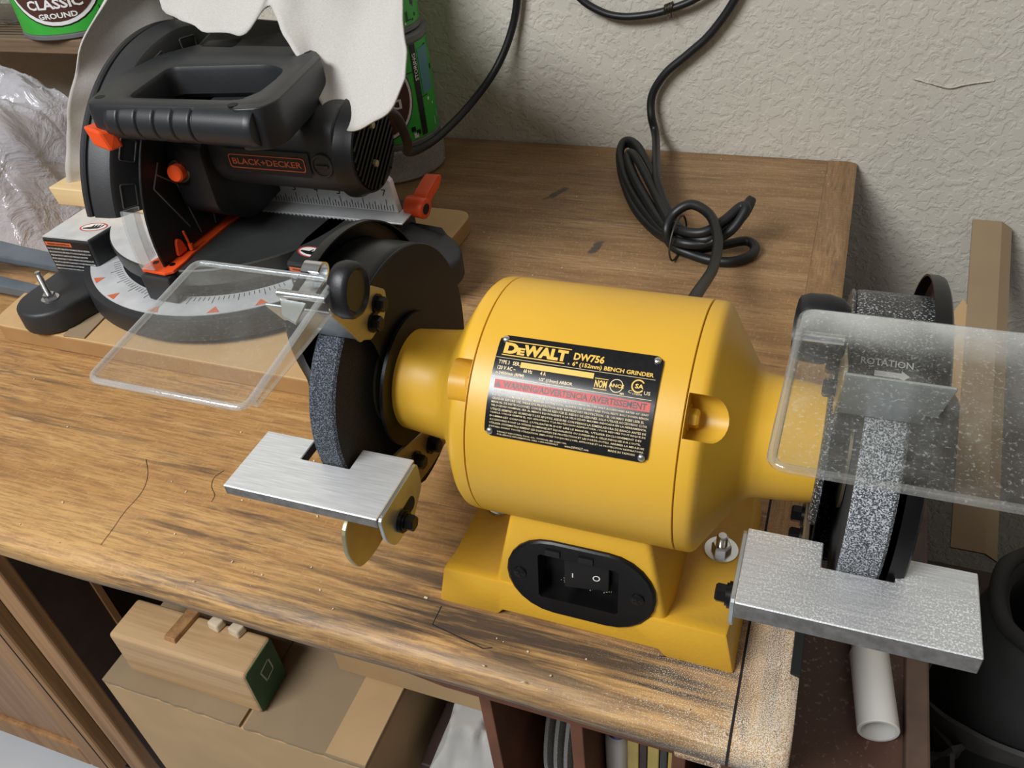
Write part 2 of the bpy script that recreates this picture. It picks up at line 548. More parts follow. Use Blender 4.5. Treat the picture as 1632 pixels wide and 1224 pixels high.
def frame_of(d):
    d = Vector(d).normalized()
    u = d.orthogonal().normalized()
    if abs(d.x) > 0.999:
        u = Vector((0, 1, 0))
    elif abs(d.z) > 0.999:
        u = Vector((1, 0, 0))
    return u, d.cross(u).normalized(), d


def lathe(bm, base, d, prof, n=48, a0=0.0, a1=2 * PI, mi=0):
    """profile [(t along d, radius)], open profile spun about the axis through base"""
    u, w, d = frame_of(d)
    base = Vector(base)
    full = abs(a1 - a0 - 2 * PI) < 1e-6
    rings = []
    for t, r in prof:
        if r < 1e-7:
            rings.append([bm.verts.new(base + d * t)])
            continue
        k = n if full else n + 1
        rings.append([bm.verts.new(base + d * t + (u * math.cos(a0 + (a1 - a0) * i / n) + w * math.sin(a0 + (a1 - a0) * i / n)) * r) for i in range(k)])
    for a, b in zip(rings, rings[1:]):
        if len(a) == 1 and len(b) == 1:
            continue
        k = max(len(a), len(b))
        for i in range(k if full else k - 1):
            j = (i + 1) % k
            if len(a) == 1:
                bm.faces.new((a[0], b[i], b[j])).material_index = mi
            elif len(b) == 1:
                bm.faces.new((a[i], a[j], b[0])).material_index = mi
            else:
                bm.faces.new((a[i], a[j], b[j], b[i])).material_index = mi
    return rings


def cyl(bm, a, b, r, n=20, r2=None, mi=0):
    a, b = Vector(a), Vector(b)
    L = (b - a).length
    lathe(bm, a, b - a, [(0, 0), (0, r), (L, r if r2 is None else r2), (L, 0)], n, mi=mi)


def hexbolt(bm, a, d, r, h):
    """hexagon head with a chamfer, seated at a and rising along d"""
    lathe(bm, a, d, [(0, 0), (0, r), (h * 0.8, r), (h, r * 0.8), (h, 0)], 6)


def smooth_path(pts, per=8, closed=False):
    pts = [Vector(p) for p in pts]
    out = []
    n = len(pts)
    rng = range(n if closed else n - 1)
    for i in rng:
        p1, p2 = pts[i], pts[(i + 1) % n]
        p0 = pts[(i - 1) % n] if (closed or i > 0) else p1 * 2 - p2
        p3 = pts[(i + 2) % n] if (closed or i + 2 < n) else p2 * 2 - p1
        for k in range(per):
            t = k / per
            out.append(0.5 * ((2 * p1) + (p2 - p0) * t + (2 * p0 - 5 * p1 + 4 * p2 - p3) * t * t + (3 * p1 - p0 - 3 * p2 + p3) * t ** 3))
    if not closed:
        out.append(pts[-1])
    return out


def tube(bm, path, r, n=10, closed=False, mi=0, squash=None):
    rad = r if callable(r) else (lambda t: r)
    rings = []
    L = len(path)
    u = None
    for i, p in enumerate(path):
        if closed:
            t = (path[(i + 1) % L] - path[i - 1]).normalized()
        else:
            t = (path[min(i + 1, L - 1)] - path[max(i - 1, 0)]).normalized()
        if u is None:
            u = t.orthogonal().normalized()
        else:
            u = (u - t * u.dot(t)).normalized()
        w = t.cross(u)
        rr = rad(i / max(1, L - 1))
        rings.append([bm.verts.new(p + (u * math.cos(2 * PI * k / n) + w * math.sin(2 * PI * k / n)) * rr) for k in range(n)])
    for i in range(L if closed else L - 1):
        a, b = rings[i], rings[(i + 1) % L]
        for k in range(n):
            bm.faces.new((a[k], a[(k + 1) % n], b[(k + 1) % n], b[k])).material_index = mi
    if not closed:
        bm.faces.new(rings[0][::-1]).material_index = mi
        bm.faces.new(rings[-1]).material_index = mi


def ribbon(bm, path, side, w, th):
    """flat strap of width w and thickness th along path; side = width direction"""
    side = Vector(side).normalized()
    rings = []
    for i, p in enumerate(path):
        t = (path[min(i + 1, len(path) - 1)] - path[max(i - 1, 0)]).normalized()
        s = (side - t * side.dot(t)).normalized()
        nn = t.cross(s)
        rings.append([bm.verts.new(p + s * a * w / 2 + nn * b * th / 2) for a, b in ((-1, -1), (1, -1), (1, 1), (-1, 1))])
    for a, b in zip(rings, rings[1:]):
        for k in range(4):
            bm.faces.new((a[k], a[(k + 1) % 4], b[(k + 1) % 4], b[k]))
    bm.faces.new(rings[0][::-1])
    bm.faces.new(rings[-1])


def rrect(x0, x1, y0, y1, r, n=5):
    out = []
    for cx, cy, a in ((x1 - r, y0 + r, -PI / 2), (x1 - r, y1 - r, 0), (x0 + r, y1 - r, PI / 2), (x0 + r, y0 + r, PI)):
        for k in range(n + 1):
            t = a + PI / 2 * k / n
            out.append((cx + r * math.cos(t), cy + r * math.sin(t)))
    return out


def ellipse(cx, cy, a, b, n=28):
    return [(cx + a * math.cos(2 * PI * i / n), cy + b * math.sin(2 * PI * i / n)) for i in range(n)]


def roundpoly(pts, r, n=4):
    out = []
    m = len(pts)
    for i in range(m):
        p, a, b = Vector(pts[i]), Vector(pts[i - 1]), Vector(pts[(i + 1) % m])
        ra = min(r, (a - p).length * 0.45)
        rb = min(r, (b - p).length * 0.45)
        s, e = p + (a - p).normalized() * ra, p + (b - p).normalized() * rb
        for k in range(n + 1):
            t = k / n
            out.append(tuple(s * (1 - t) ** 2 + p * 2 * t * (1 - t) + e * t * t))
    return out


_tc = bpy.data.curves.new('type', 'FONT')
_to = bpy.data.objects.new('type', _tc)
COL.objects.link(_to)


def glyphs(text, bold=0.0, res=2, space=1.0):
    """vertices, faces and extent of a line of lettering, baseline at 0"""
    _tc.body = text
    _tc.offset = bold
    _tc.resolution_u = res
    _tc.space_character = space
    _tc.size = 1.0
    bpy.context.view_layer.update()
    me = bpy.data.meshes.new_from_object(_to.evaluated_get(bpy.context.evaluated_depsgraph_get()))
    vs = [(v.co.x, v.co.y) for v in me.vertices]
    fs = [tuple(p.vertices) for p in me.polygons]
    bpy.data.meshes.remove(me)
    return vs, fs


def letter(bm, text, place, x0, x1, y0, y1, bold=0.0, res=2, mi=0, space=1.0, flip=False, cap=None):
    """lettering fitted to the box x0..x1, y0..y1 of the surface that place(u, v) maps to"""
    vs, fs = glyphs(text, bold, res, space)
    if not vs:
        return
    ax, bx = min(v[0] for v in vs), max(v[0] for v in vs)
    ay, by = min(v[1] for v in vs), max(v[1] for v in vs)
    if cap:
        ay, by = 0.0, 0.72
    out = []
    for x, y in vs:
        u = (x - ax) / max(1e-6, bx - ax)
        w = (y - ay) / max(1e-6, by - ay)
        if flip:
            u, w = 1 - u, 1 - w
        out.append(bm.verts.new(place(x0 + (x1 - x0) * u, y0 + (y1 - y0) * w)))
    for f in fs:
        try:
            bm.faces.new([out[i] for i in f]).material_index = mi
        except ValueError:
            pass


def patch(bm, poly, place, mi=0):
    bm.faces.new([bm.verts.new(place(*p)) for p in poly]).material_index = mi


def gridpatch(bm, x0, x1, y0, y1, place, nx=8, ny=1, mi=0):
    g = [[bm.verts.new(place(x0 + (x1 - x0) * i / nx, y0 + (y1 - y0) * j / ny)) for i in range(nx + 1)] for j in range(ny + 1)]
    for j in range(ny):
        for i in range(nx):
            bm.faces.new((g[j][i], g[j][i + 1], g[j + 1][i + 1], g[j + 1][i])).material_index = mi


def flatobj(name, bm, mat, parent):
    """print on a surface: keep the faces as they are"""
    me = bpy.data.meshes.new(name)
    bm.to_mesh(me)
    bm.free()
    o = bpy.data.objects.new(name, me)
    COL.objects.link(o)
    for m in (mat if isinstance(mat, (list, tuple)) else [mat]):
        me.materials.append(M[m])
    if parent is not None:
        o.parent = parent
        o.matrix_parent_inverse = Matrix.Translation(parent_loc(parent)).inverted()
    return o


def nz(x, y, z, s=1.0):
    return noise.noise(Vector((x, y, z)) * s)


# ------------------------------------------------------------------ the room
bm = B()
box(bm, -3.2, 2.2, 0.995, 1.10, -0.86, 1.9)
struct(obj('wall_back', bm, 'wall'))
bm = B()
box(bm, -3.2, 2.2, -2.2, 0.995, -0.90, -0.86)
struct(obj('floor', bm, 'floor'))
bm = B()
tube(bm, smooth_path([(0.068, 0.9945, 0.098), (0.085, 0.9940, 0.094), (0.104, 0.9935, 0.090), (0.120, 0.994, 0.094), (0.145, 0.9945, 0.099)], 6), 0.0012, 6)
o = struct(obj('trim_1', bm, 'wall', smooth=60))

# ------------------------------------------------------------------ workbench
bench = thing('workbench', 'worn wooden workbench with dusty stained top and brown cubbies under its front edge', 'workbench', (-0.8, 0.62, -0.86))


def slab_profile(z0, z1, y0, y1):
    return [(y0 + 0.011, z0), (y0 + 0.006, z0 + 0.004), (y0 + 0.002, z0 + 0.014), (y0 + 0.0008, z0 + 0.022), (y0 + 0.003, z1 - 0.006), (y0 + 0.010, z1 - 0.0015),
            (y0 + 0.020, z1), (y1, z1), (y1, z0)]


bm = B()
xs = [-1.9 + (1.9 - 0.0068) * i / 60 for i in range(61)]
pr = slab_profile(-0.034, 0, 0.241, 0.992)
rows = []
for x in xs:
    rows.append([bm.verts.new((x, y + (0.0016 * nz(x * 9, i * 3.1, 0) if i < 6 else 0), z + (0.0010 * nz(x * 11, i * 2.3, 4) if i < 6 else 0))) for i, (y, z) in enumerate(pr)])
for a, b in zip(rows, rows[1:]):
    for k in range(len(pr)):
        bm.faces.new((a[k], a[(k + 1) % len(pr)], b[(k + 1) % len(pr)], b[k]))
bm.faces.new(rows[0][::-1])
bm.faces.new(rows[-1])
obj('bench_top', bm, 'bench', bench, smooth=40)
bm = B()
pr = slab_profile(-0.034, 0, 0.241, 0.993)
xs = [-0.0066, 0.006, 0.016, 0.021, 0.0245, 0.026]
rows = []
for i, x in enumerate(xs):
    e = max(0, i - 2)
    rows.append([bm.verts.new((x, y + 0.0035 * (e / 3) ** 2 * (1 if j < 7 else -0.2), z - 0.0009 * e * (1 if z > -0.01 else -0.3))) for j, (y, z) in enumerate(pr)])
for a, b in zip(rows, rows[1:]):
    for k in range(len(pr)):
        bm.faces.new((a[k], a[(k + 1) % len(pr)], b[(k + 1) % len(pr)], b[k]))
bm.faces.new(rows[0][::-1])
bm.faces.new(rows[-1])
obj('end_board', bm, 'bench_end', bench, smooth=40)
bm = B()
px_(bm, slab_profile(-0.0335, 0.0002, 0.2405, 0.475), -0.0068, -0.0053)
obj('seam', bm, 'crack', bench)
bm = B()
box(bm, 0.0205, 0.0266, 0.297, 0.345, -0.026, -0.0004)
obj('edge_strip', bm, 'void', bench, bevel=0.0006)
bm = B()
box(bm, -0.036, -0.0080, 0.2455, 0.262, -0.0350, -0.030)
o = obj('edge_splinter', bm, 'bench', bench, bevel=0.002)
# cubbies below the front edge
bm = B()
py_(bm, [(-0.55, -0.034), (-0.55, -0.062), (-0.28, -0.062), (-0.20, -0.076), (0.022, -0.076), (0.022, -0.034)], 0.268, 0.286)
obj('front_rail', bm, 'rail', bench, bevel=0.0015)
for x in (-0.1705, -0.1045, -0.0360):
    bm = B()
    box(bm, x - 0.0045, x + 0.0045, 0.270, 0.93, -0.82, -0.036)
    obj('divider', bm, 'rail', bench, bevel=0.0008)
bm = B()
box(bm, -0.0045, 0.0165, 0.270, 0.985, -0.86, -0.034)
obj('side_panel', bm, 'dark_rail', bench, bevel=0.001)
bm = B()
box(bm, -1.5, 0.016, 0.935, 0.950, -0.86, -0.034)
obj('back_panel', bm, 'dark_rail', bench)
bm = B()
box(bm, -0.178, 0.014, 0.275, 0.935, -0.86, -0.82)
obj('bottom_board', bm, 'dark_rail', bench)
bm = B()
box(bm, -1.74, -1.71, 0.30, 0.985, -0.86, -0.034)
obj('side_panel', bm, 'dark_rail', bench)
# pencil line and old hair-thin cracks cut into the top
for path in ([(-0.196, 0.2825), (-0.196, 0.268), (-0.158, 0.261), (-0.153, 0.263)], [(-0.054, 0.2865), (-0.050, 0.2875)]):
    bm = B()
    tube(bm, [Vector((x, y, 0.0001)) for x, y in path], 0.00035, 6)
    obj('crack', bm, 'crack', bench)
for path, lab in (([(-0.490, 0.346), (-0.476, 0.331), (-0.468, 0.314), (-0.467, 0.293), (-0.464, 0.276), (-0.462, 0.261)], 'long dark hair curving over the bench towards its front edge'),
                  ([(-0.417, 0.352), (-0.420, 0.343), (-0.416, 0.334), (-0.408, 0.327), (-0.406, 0.320)], 'short curled dark hair on the bench beside the bright tool rest')):
    bm = B()
    tube(bm, smooth_path([(x, y, 0.0004) for x, y in path], 6), 0.00016, 5)
    tag(obj('loose_hair', bm, 'crack'), lab, 'hair')
bm = B()
for (ax, bx, ay, by, nn, s0, s1) in ((-0.16, 0.02, 0.245, 0.50, 150, 0.0002, 0.0006), (-0.9, 0.0, 0.25, 0.98, 170, 0.0002, 0.0007), (-0.5, -0.2, 0.25, 0.5, 40, 0.0002, 0.0006)):
    for i in range(nn):
        x, y, s = random.uniform(ax, bx), random.uniform(ay, by), random.uniform(s0, s1)
        a = random.uniform(0, PI)
        if -0.205 < x < 0.0 and 0.280 < y < 0.425:
            continue
        l = s * random.choice((0.8, 1, 1.3, 2))
        c, q = math.cos(a), math.sin(a)
        hexa(bm, [(x + c * dx * l - q * dy * s, y + q * dx * l + c * dy * s, zz) for zz in (0.0002, s * 0.9 + 0.0002) for dx, dy in ((-1, -1), (1, -1), (1, 1), (-1, 1))])
o = obj('sawdust_crumbs', bm, 'crumb')
o['kind'] = 'stuff'
o['label'] = 'pale sawdust crumbs scattered over the bench top'
o['category'] = 'sawdust'

# ------------------------------------------------------------------ bench grinder
AY, AZ = 0.352, 0.131
BX = -0.1045
gr = thing('bench_grinder', 'yellow double-wheel bench grinder with black wheel guards bolted to the bench front', 'grinder', (BX, AY, 0))
AX = (1, 0, 0)


def pol(r, th):
    """point of the wheel plane: th = 0 to the front, 90 up"""
    return (AY - r * math.cos(R_(th)), AZ + r * math.sin(R_(th)))


def axl(bm, x0, prof, n=72, mi=0):
    lathe(bm, (x0, AY, AZ), AX, prof, n, mi=mi)


# motor body, end bells, necks
bm = B()
axl(bm, -0.1600, [(0, 0.0690), (0.0004, 0.0700), (0.1105, 0.0700), (0.1109, 0.0690)], 96)
obj('motor_housing', bm, 'yellow', gr, smooth=30)
for s, x in ((-1, -0.1602), (1, -0.0488)):
    bm = B()
    p = [(0.0, 0.0), (0.0, 0.0690), (0.0004, 0.0699), (0.0055, 0.0698), (0.0080, 0.0692), (0.0098, 0.0676), (0.0115, 0.0650), (0.0270, 0.0400), (0.0300, 0.0362), (0.0335, 0.0345),
         (0.040, 0.0336), (0.0640, 0.0312), (0.0645, 0.0)]
    lathe(bm, (x, AY, AZ), (s, 0, 0), p, 96)
    # pocket for the tie bolt
    bell = obj('end_bell', bm, 'yellow', gr, smooth=32)
    for th in (45, 135):
        y, z = pol(0.0640, th)
        cut = B()
        prism(cut, [(-0.0112, 0.016)] + [(-0.0112 * math.cos(R_(a)), -0.0030 - 0.0112 * math.sin(R_(a))) for a in range(0, 181, 15)] + [(0.0112, 0.016)],
              lambda p: (-s * 0.0104, p[0], p[1]), lambda p: (s * 0.030, p[0], p[1] + 0.0035))
        bmesh.ops.recalc_face_normals(cut, faces=cut.faces)
        me = bpy.data.meshes.new('cutter')
        cut.to_mesh(me)
        cut.free()
        co = bpy.data.objects.new('cutter', me)
        COL.objects.link(co)
        co.location = (x + s * 0.0110, y, z)
        co.rotation_euler = (-(R_(th) - PI / 2), 0, 0)
        md = bell.modifiers.new('pocket', 'BOOLEAN')
        md.object = co
        md.solver = 'EXACT'
        bpy.context.view_layer.update()
        nm = bpy.data.meshes.new_from_object(bell.evaluated_get(bpy.context.evaluated_depsgraph_get()))
        bell.modifiers.clear()
        bell.data = nm
        bpy.data.objects.remove(co)
        if th == 45:
            yb, zb = pol(0.0570, th)
            bb = B()
            hexbolt(bb, (x + s * 0.0005, yb, zb), (s, 0, 0), 0.0050, 0.0056)
            cyl(bb, (x + s * 0.0003, yb, zb), (x + s * 0.0014, yb, zb), 0.0068, 20)
            obj('tie_bolt', bb, 'yellow', bell, smooth=30)
    for p_ in bell.data.polygons:
        p_.use_smooth = True
        p_.material_index = 0
    bell.data.set_sharp_from_angle(angle=R_(32))

# cast base
bm = B()


def ring4(z, x0, x1, y0, y1):
    return [(x0, y0, z), (x1, y0, z), (x1, y1, z), (x0, y1, z)]


hexa(bm, ring4(0.020, -0.1600, -0.0490, 0.2888, 0.4150) + ring4(0.088, -0.1455, -0.0635, 0.2985, 0.4055))
ped = obj('pedestal', bm, 'yellow_cast', gr, smooth=30, bevel=0.0035, seg=3)
bm = B()
rows = []
for dx, zb_ in ((-0.0945, 0.0), (-0.0535, 0.0), (-0.0495, 0.0060), (0.0495, 0.0060), (0.0535, 0.0), (0.0945, 0.0)):
    sg = 0.0065 if abs(dx) > 0.09 else 0.0
    k = -1 if dx > 0 else 1
    rows.append([bm.verts.new((BX + dx + k * sg * z / 0.0325, y, max(z, zb_))) for y, z in ((0.2866, 0.0), (0.2892, 0.0325), (0.2975, 0.0305), (0.3120, 0.0240), (0.3920, 0.0240), (0.4065, 0.0305), (0.4148, 0.0325), (0.4174, 0.0))])
for a, b in zip(rows, rows[1:]):
    for q in range(8):
        bm.faces.new((a[q], a[(q + 1) % 8], b[(q + 1) % 8], b[q]))
bm.faces.new(rows[0])
bm.faces.new(rows[-1][::-1])
slab_ = obj('base_foot', bm, 'yellow_cast', gr, smooth=30, bevel=0.0018, seg=2)
for s in (-1, 1):
    bm = B()
    c = Vector((BX + s * 0.0745, 0.357, 0.0236))
    lathe(bm, c, (0, 0, 1), [(0, 0.004), (0, 0.0105), (0.0014, 0.0105), (0.0014, 0.004)], 28)
    lathe(bm, c + Vector((0, 0, 0.0014)), (0, 0, 1), [(0, 0), (0, 0.0062), (0.0040, 0.0062), (0.0052, 0.0052), (0.0052, 0)], 6)
    lathe(bm, c + Vector((0, 0, 0.0064)), (0, 0, 1), [(0, 0), (0, 0.0036)] + [(0.0008 * k + 0.0004 * q, 0.0036 - 0.0004 * q) for k in range(9) for q in (0, 1)] + [(0.0080, 0.0026), (0.0080, 0)], 18)
    obj('anchor_bolt', bm, 'steel', gr, smooth=35)

# switch plate on the sloping front of the pedestal
FN = Vector((0, -math.cos(math.atan2(0.0117, 0.082)), math.sin(math.atan2(0.0117, 0.082)))).normalized()
FU = Vector((0, -FN.z * -1, -FN.y)).normalized()
FU = Vector((0, FN.z, -FN.y))
FO = Vector((-0.1030, 0.2868 + 0.0117 * (0.0455 - 0.006) / 0.082, 0.0455))


def fp(u, v, h=0.0):
    return FO + Vector((u, 0, 0)) + FU * v + FN * h


bm = B()


def stad(a, b, n=10):
    out = []
    for i in range(n + 1):
        t = -PI / 2 + PI * i / n
        out.append((a - b + b * math.cos(t), b * math.sin(t)))
    for i in range(n + 1):
        t = PI / 2 + PI * i / n
        out.append((-(a - b) + b * math.cos(t), b * math.sin(t)))
    return out


outer = stad(0.0455, 0.0285, 12)
steps = [(1.0, -0.001), (1.0, 0.0016), (0.965, 0.0026), (0.90, 0.0022)]
rings = [[bm.verts.new(fp(u * k, v * k, h)) for u, v in outer] for k, h in steps]
for a, b in zip(rings, rings[1:]):
    for i in range(len(a)):
        bm.faces.new((a[i], a[(i + 1) % len(a)], b[(i + 1) % len(a)], b[i]))
# face with a square well
well = rrect(-0.0255, 0.0235, -0.0165, 0.0175, 0.0015, 6)
inner = []
nn = len(outer)
win = []
for i, (u, v) in enumerate(outer):
    ang = math.atan2(v, u)
    best = min(well, key=lambda q: abs((math.atan2(q[1], q[0]) - ang + PI) % (2 * PI) - PI))
    win.append(best)
wr = [bm.verts.new(fp(u, v, 0.0022)) for u, v in win]
wd = [bm.verts.new(fp(u * 0.97, v * 0.97, -0.0105)) for u, v in win]
for a, b in ((rings[-1], wr), (wr, wd)):
    for i in range(nn):
        bm.faces.new((a[i], a[(i + 1) % nn], b[(i + 1) % nn], b[i]))
bm.faces.new(wd)
bmesh.ops.remove_doubles(bm, verts=bm.verts, dist=0.00005)
swp = obj('switch_plate', bm, 'black_paint', gr, smooth=35)
# open the pedestal front so that the well sits in a real hole
cut = B()
py = [(-0.028, -0.019), (0.026, -0.019), (0.026, 0.020), (-0.028, 0.020)]
hexa(cut, [fp(u, v, -0.0125) for u, v in py] + [fp(u, v, 0.004) for u, v in py])
me = bpy.data.meshes.new('cutter')
bmesh.ops.recalc_face_normals(cut, faces=cut.faces)
cut.to_mesh(me)
cut.free()
co = bpy.data.objects.new('cutter', me)
COL.objects.link(co)
for tgt in (ped, slab_):
    md = tgt.modifiers.new('well', 'BOOLEAN')
    md.object = co
    md.solver = 'EXACT'
    bpy.context.view_layer.update()
    nm = bpy.data.meshes.new_from_object(tgt.evaluated_get(bpy.context.evaluated_depsgraph_get()))
    tgt.modifiers.clear()
    tgt.data = nm
    for p_ in nm.polygons:
        p_.material_index = 0
bpy.data.objects.remove(co)
bm = B()
u0, u1, v0, v1 = -0.0105, 0.0160, -0.0085, 0.0130
hexa(bm, [fp(u0, v0, -0.0105), fp(u1, v0, -0.0105), fp(u1, v1, -0.0105), fp(u0, v1, -0.0105), fp(u0, v0, -0.0020), fp(u1, v0, -0.0060), fp(u1, v1, -0.0060), fp(u0, v1, -0.0020)])
rk = obj('rocker_switch', bm, 'black_plastic', swp, bevel=0.0006)


def rp(u, v):
    k = (u - u0) / (u1 - u0)
    return fp(u, v, -0.0020 - 0.0040 * k + 0.0002)


bm = B()
gridpatch(bm, -0.0058, -0.0052, 0.0002, 0.0036, rp, 1, 1)
e1, e2 = ellipse(0.0085, 0.0015, 0.0022, 0.0022, 20), ellipse(0.0085, 0.0015, 0.0015, 0.0015, 20)
va, vb = [bm.verts.new(rp(*p)) for p in e1], [bm.verts.new(rp(*p)) for p in e2]
for i in range(20):
    bm.faces.new((va[i], va[(i + 1) % 20], vb[(i + 1) % 20], vb[i]))
flatobj('switch_marking', bm, 'white_ink', swp)
for u in (-0.0370, 0.0350):
    bm = B()
    lathe(bm, fp(u, -0.0005, 0.0020), FN, [(0, 0.0042), (0.0010, 0.0040), (0.0016, 0.0030), (0.0018, 0)], 20)
    for a in (0.4, 0.4 + PI / 2):
        c, q = math.cos(a), math.sin(a)
        d = [(-0.0024, -0.0004), (0.0024, -0.0004), (0.0024, 0.0004), (-0.0024, 0.0004)]
        hexa(bm, [fp(u + c * x - q * y, -0.0005 + q * x + c * y, h) for h in (0.0030, 0.0040) for x, y in d])
    obj('screw', bm, 'black_metal', swp, smooth=35)
bm = B()
for u in (-0.016, 0.004):
    hexa(bm, [fp(u + a, b, h) for h in (0.0018, 0.0034) for a, b in ((-0.0045, 0.0185), (0.0045, 0.0185), (0.0045, 0.0225), (-0.0045, 0.0225))])
obj('hinge_lug', bm, 'black_plastic', swp, bevel=0.0004)
bm = B()
for i in range(60):
    u, v, s = random.uniform(-0.016, 0.019), random.uniform(-0.0150, -0.0095), random.uniform(0.0001, 0.00028)
    hexa(bm, [fp(u + dx * s, v + dy * s, h) for h in (-0.0105, -0.0105 + s * 2) for dx, dy in ((-1, -1), (1, -1), (1, 1), (-1, 1))])
o = obj('switch_dust', bm, 'crumb', swp)
o['kind'] = 'stuff'

# name plate riveted to the drum
LX0, LX1, TH0, TH1 = -0.1485, -0.0630, 67.2, 23.6
LR = 0.0703
LW = LX1 - LX0
LH = LR * R_(TH0 - TH1)


def lp(u, v, h=0.0):
    """u, v in 0..1 over the plate, v downward"""
    th = TH0 + (TH1 - TH0) * v
    y, z = pol(LR + h, th)
    return Vector((LX0 + LW * u, y, z))


def lm(h):
    return lambda u, v: lp(u, v, h)


bm = B()
pl = rrect(0.0, 1.0, 0.0, 1.0, 0.04, 4)
NV, NU = 24, 14
g = []
for j in range(NV + 1):
    v = j / NV
    ins = 0.0
    dv = min(v, 1 - v) * LH
    rr = 0.0034
    if dv < rr:
        ins = (rr - math.sqrt(max(0, rr * rr - (rr - dv) ** 2))) / LW
    g.append([bm.verts.new(lp(ins + (1 - 2 * ins) * i / NU, v, 0.0008)) for i in range(NU + 1)])
for j in range(NV):
    for i in range(NU):
        bm.faces.new((g[j][i], g[j][i + 1], g[j + 1][i + 1], g[j + 1][i]))
res = bmesh.ops.extrude_face_region(bm, geom=bm.faces[:])
for v in [e for e in res['geom'] if isinstance(e, bmesh.types.BMVert)]:
    d = Vector((0, v.co.y - AY, v.co.z - AZ)).normalized()
    v.co -= d * 0.0010
plate = obj('name_plate', bm, 'plate_black', gr, smooth=40)
H = 0.00095
bm = B()   # gold lettering
mp = lambda dv: (lambda u, v: lp(u, 1 - v, H))


def L(text, u0, u1, v0, v1, bold=0.0, mi=0, res=2, space=1.0, cap=None):
    letter(bm, text, lambda u, v: lp(u, v, H), u0, u1, v1, v0, bold, res, mi, space, cap=cap)


L('D', 0.040, 0.130, 0.078, 0.192, 0.060, res=4)
L('E', 0.127, 0.174, 0.118, 0.192, 0.055)
L('WALT', 0.164, 0.440, 0.078, 0.192, 0.060)
gridpatch(bm, 0.055, 0.455, 0.056, 0.066, lm(H), 6, 1)
gridpatch(bm, 0.035, 0.430, 0.203, 0.213, lm(H), 6, 1)
L('DW756', 0.478, 0.662, 0.083, 0.160, 0.035)
L('6" (152mm) BENCH GRINDER', 0.478, 0.962, 0.176, 0.230, 0.028)
gridpatch(bm, 0.004, 0.975, 0.2365, 0.2405, lm(H - 0.00005), 12, 1, 1)
L('TYPE 3', 0.028, 0.098, 0.262, 0.300, 0.025, 1)
L('SER.', 0.118, 0.165, 0.262, 0.300, 0.025, 1)
gridpatch(bm, 0.168, 0.620, 0.259, 0.312, lm(H), 8, 1, 0)
L('120 V AC ~', 0.028, 0.145, 0.318, 0.356, 0.025, 1)
L('60 Hz', 0.195, 0.250, 0.318, 0.356, 0.025, 1)
L('4 A', 0.300, 0.335, 0.318, 0.356, 0.025, 1)
L('n 3450/min (RPM)', 0.025, 0.205, 0.372, 0.410, 0.025, 1)
L('1/2" (13mm) ARBOR', 0.300, 0.505, 0.378, 0.416, 0.025, 1)
L('NOM', 0.634, 0.706, 0.315, 0.385, 0.03, 0)
gridpatch(bm, 0.630, 0.710, 0.298, 0.305, lm(H), 2, 1, 0)
gridpatch(bm, 0.630, 0.710, 0.395, 0.402, lm(H), 2, 1, 0)


def oring(cu, cv, r, w, mi, a0=0, a1=360):
    n = 28
    va, vb = [], []
    for i in range(n + 1):
        t = R_(a0 + (a1 - a0) * i / n)
        va.append(bm.verts.new(lp(cu + r / LW * math.cos(t), cv - r / LH * math.sin(t), H)))
        vb.append(bm.verts.new(lp(cu + (r - w) / LW * math.cos(t), cv - (r - w) / LH * math.sin(t), H)))
    for i in range(n):
        bm.faces.new((va[i], va[i + 1], vb[i + 1], vb[i])).material_index = mi


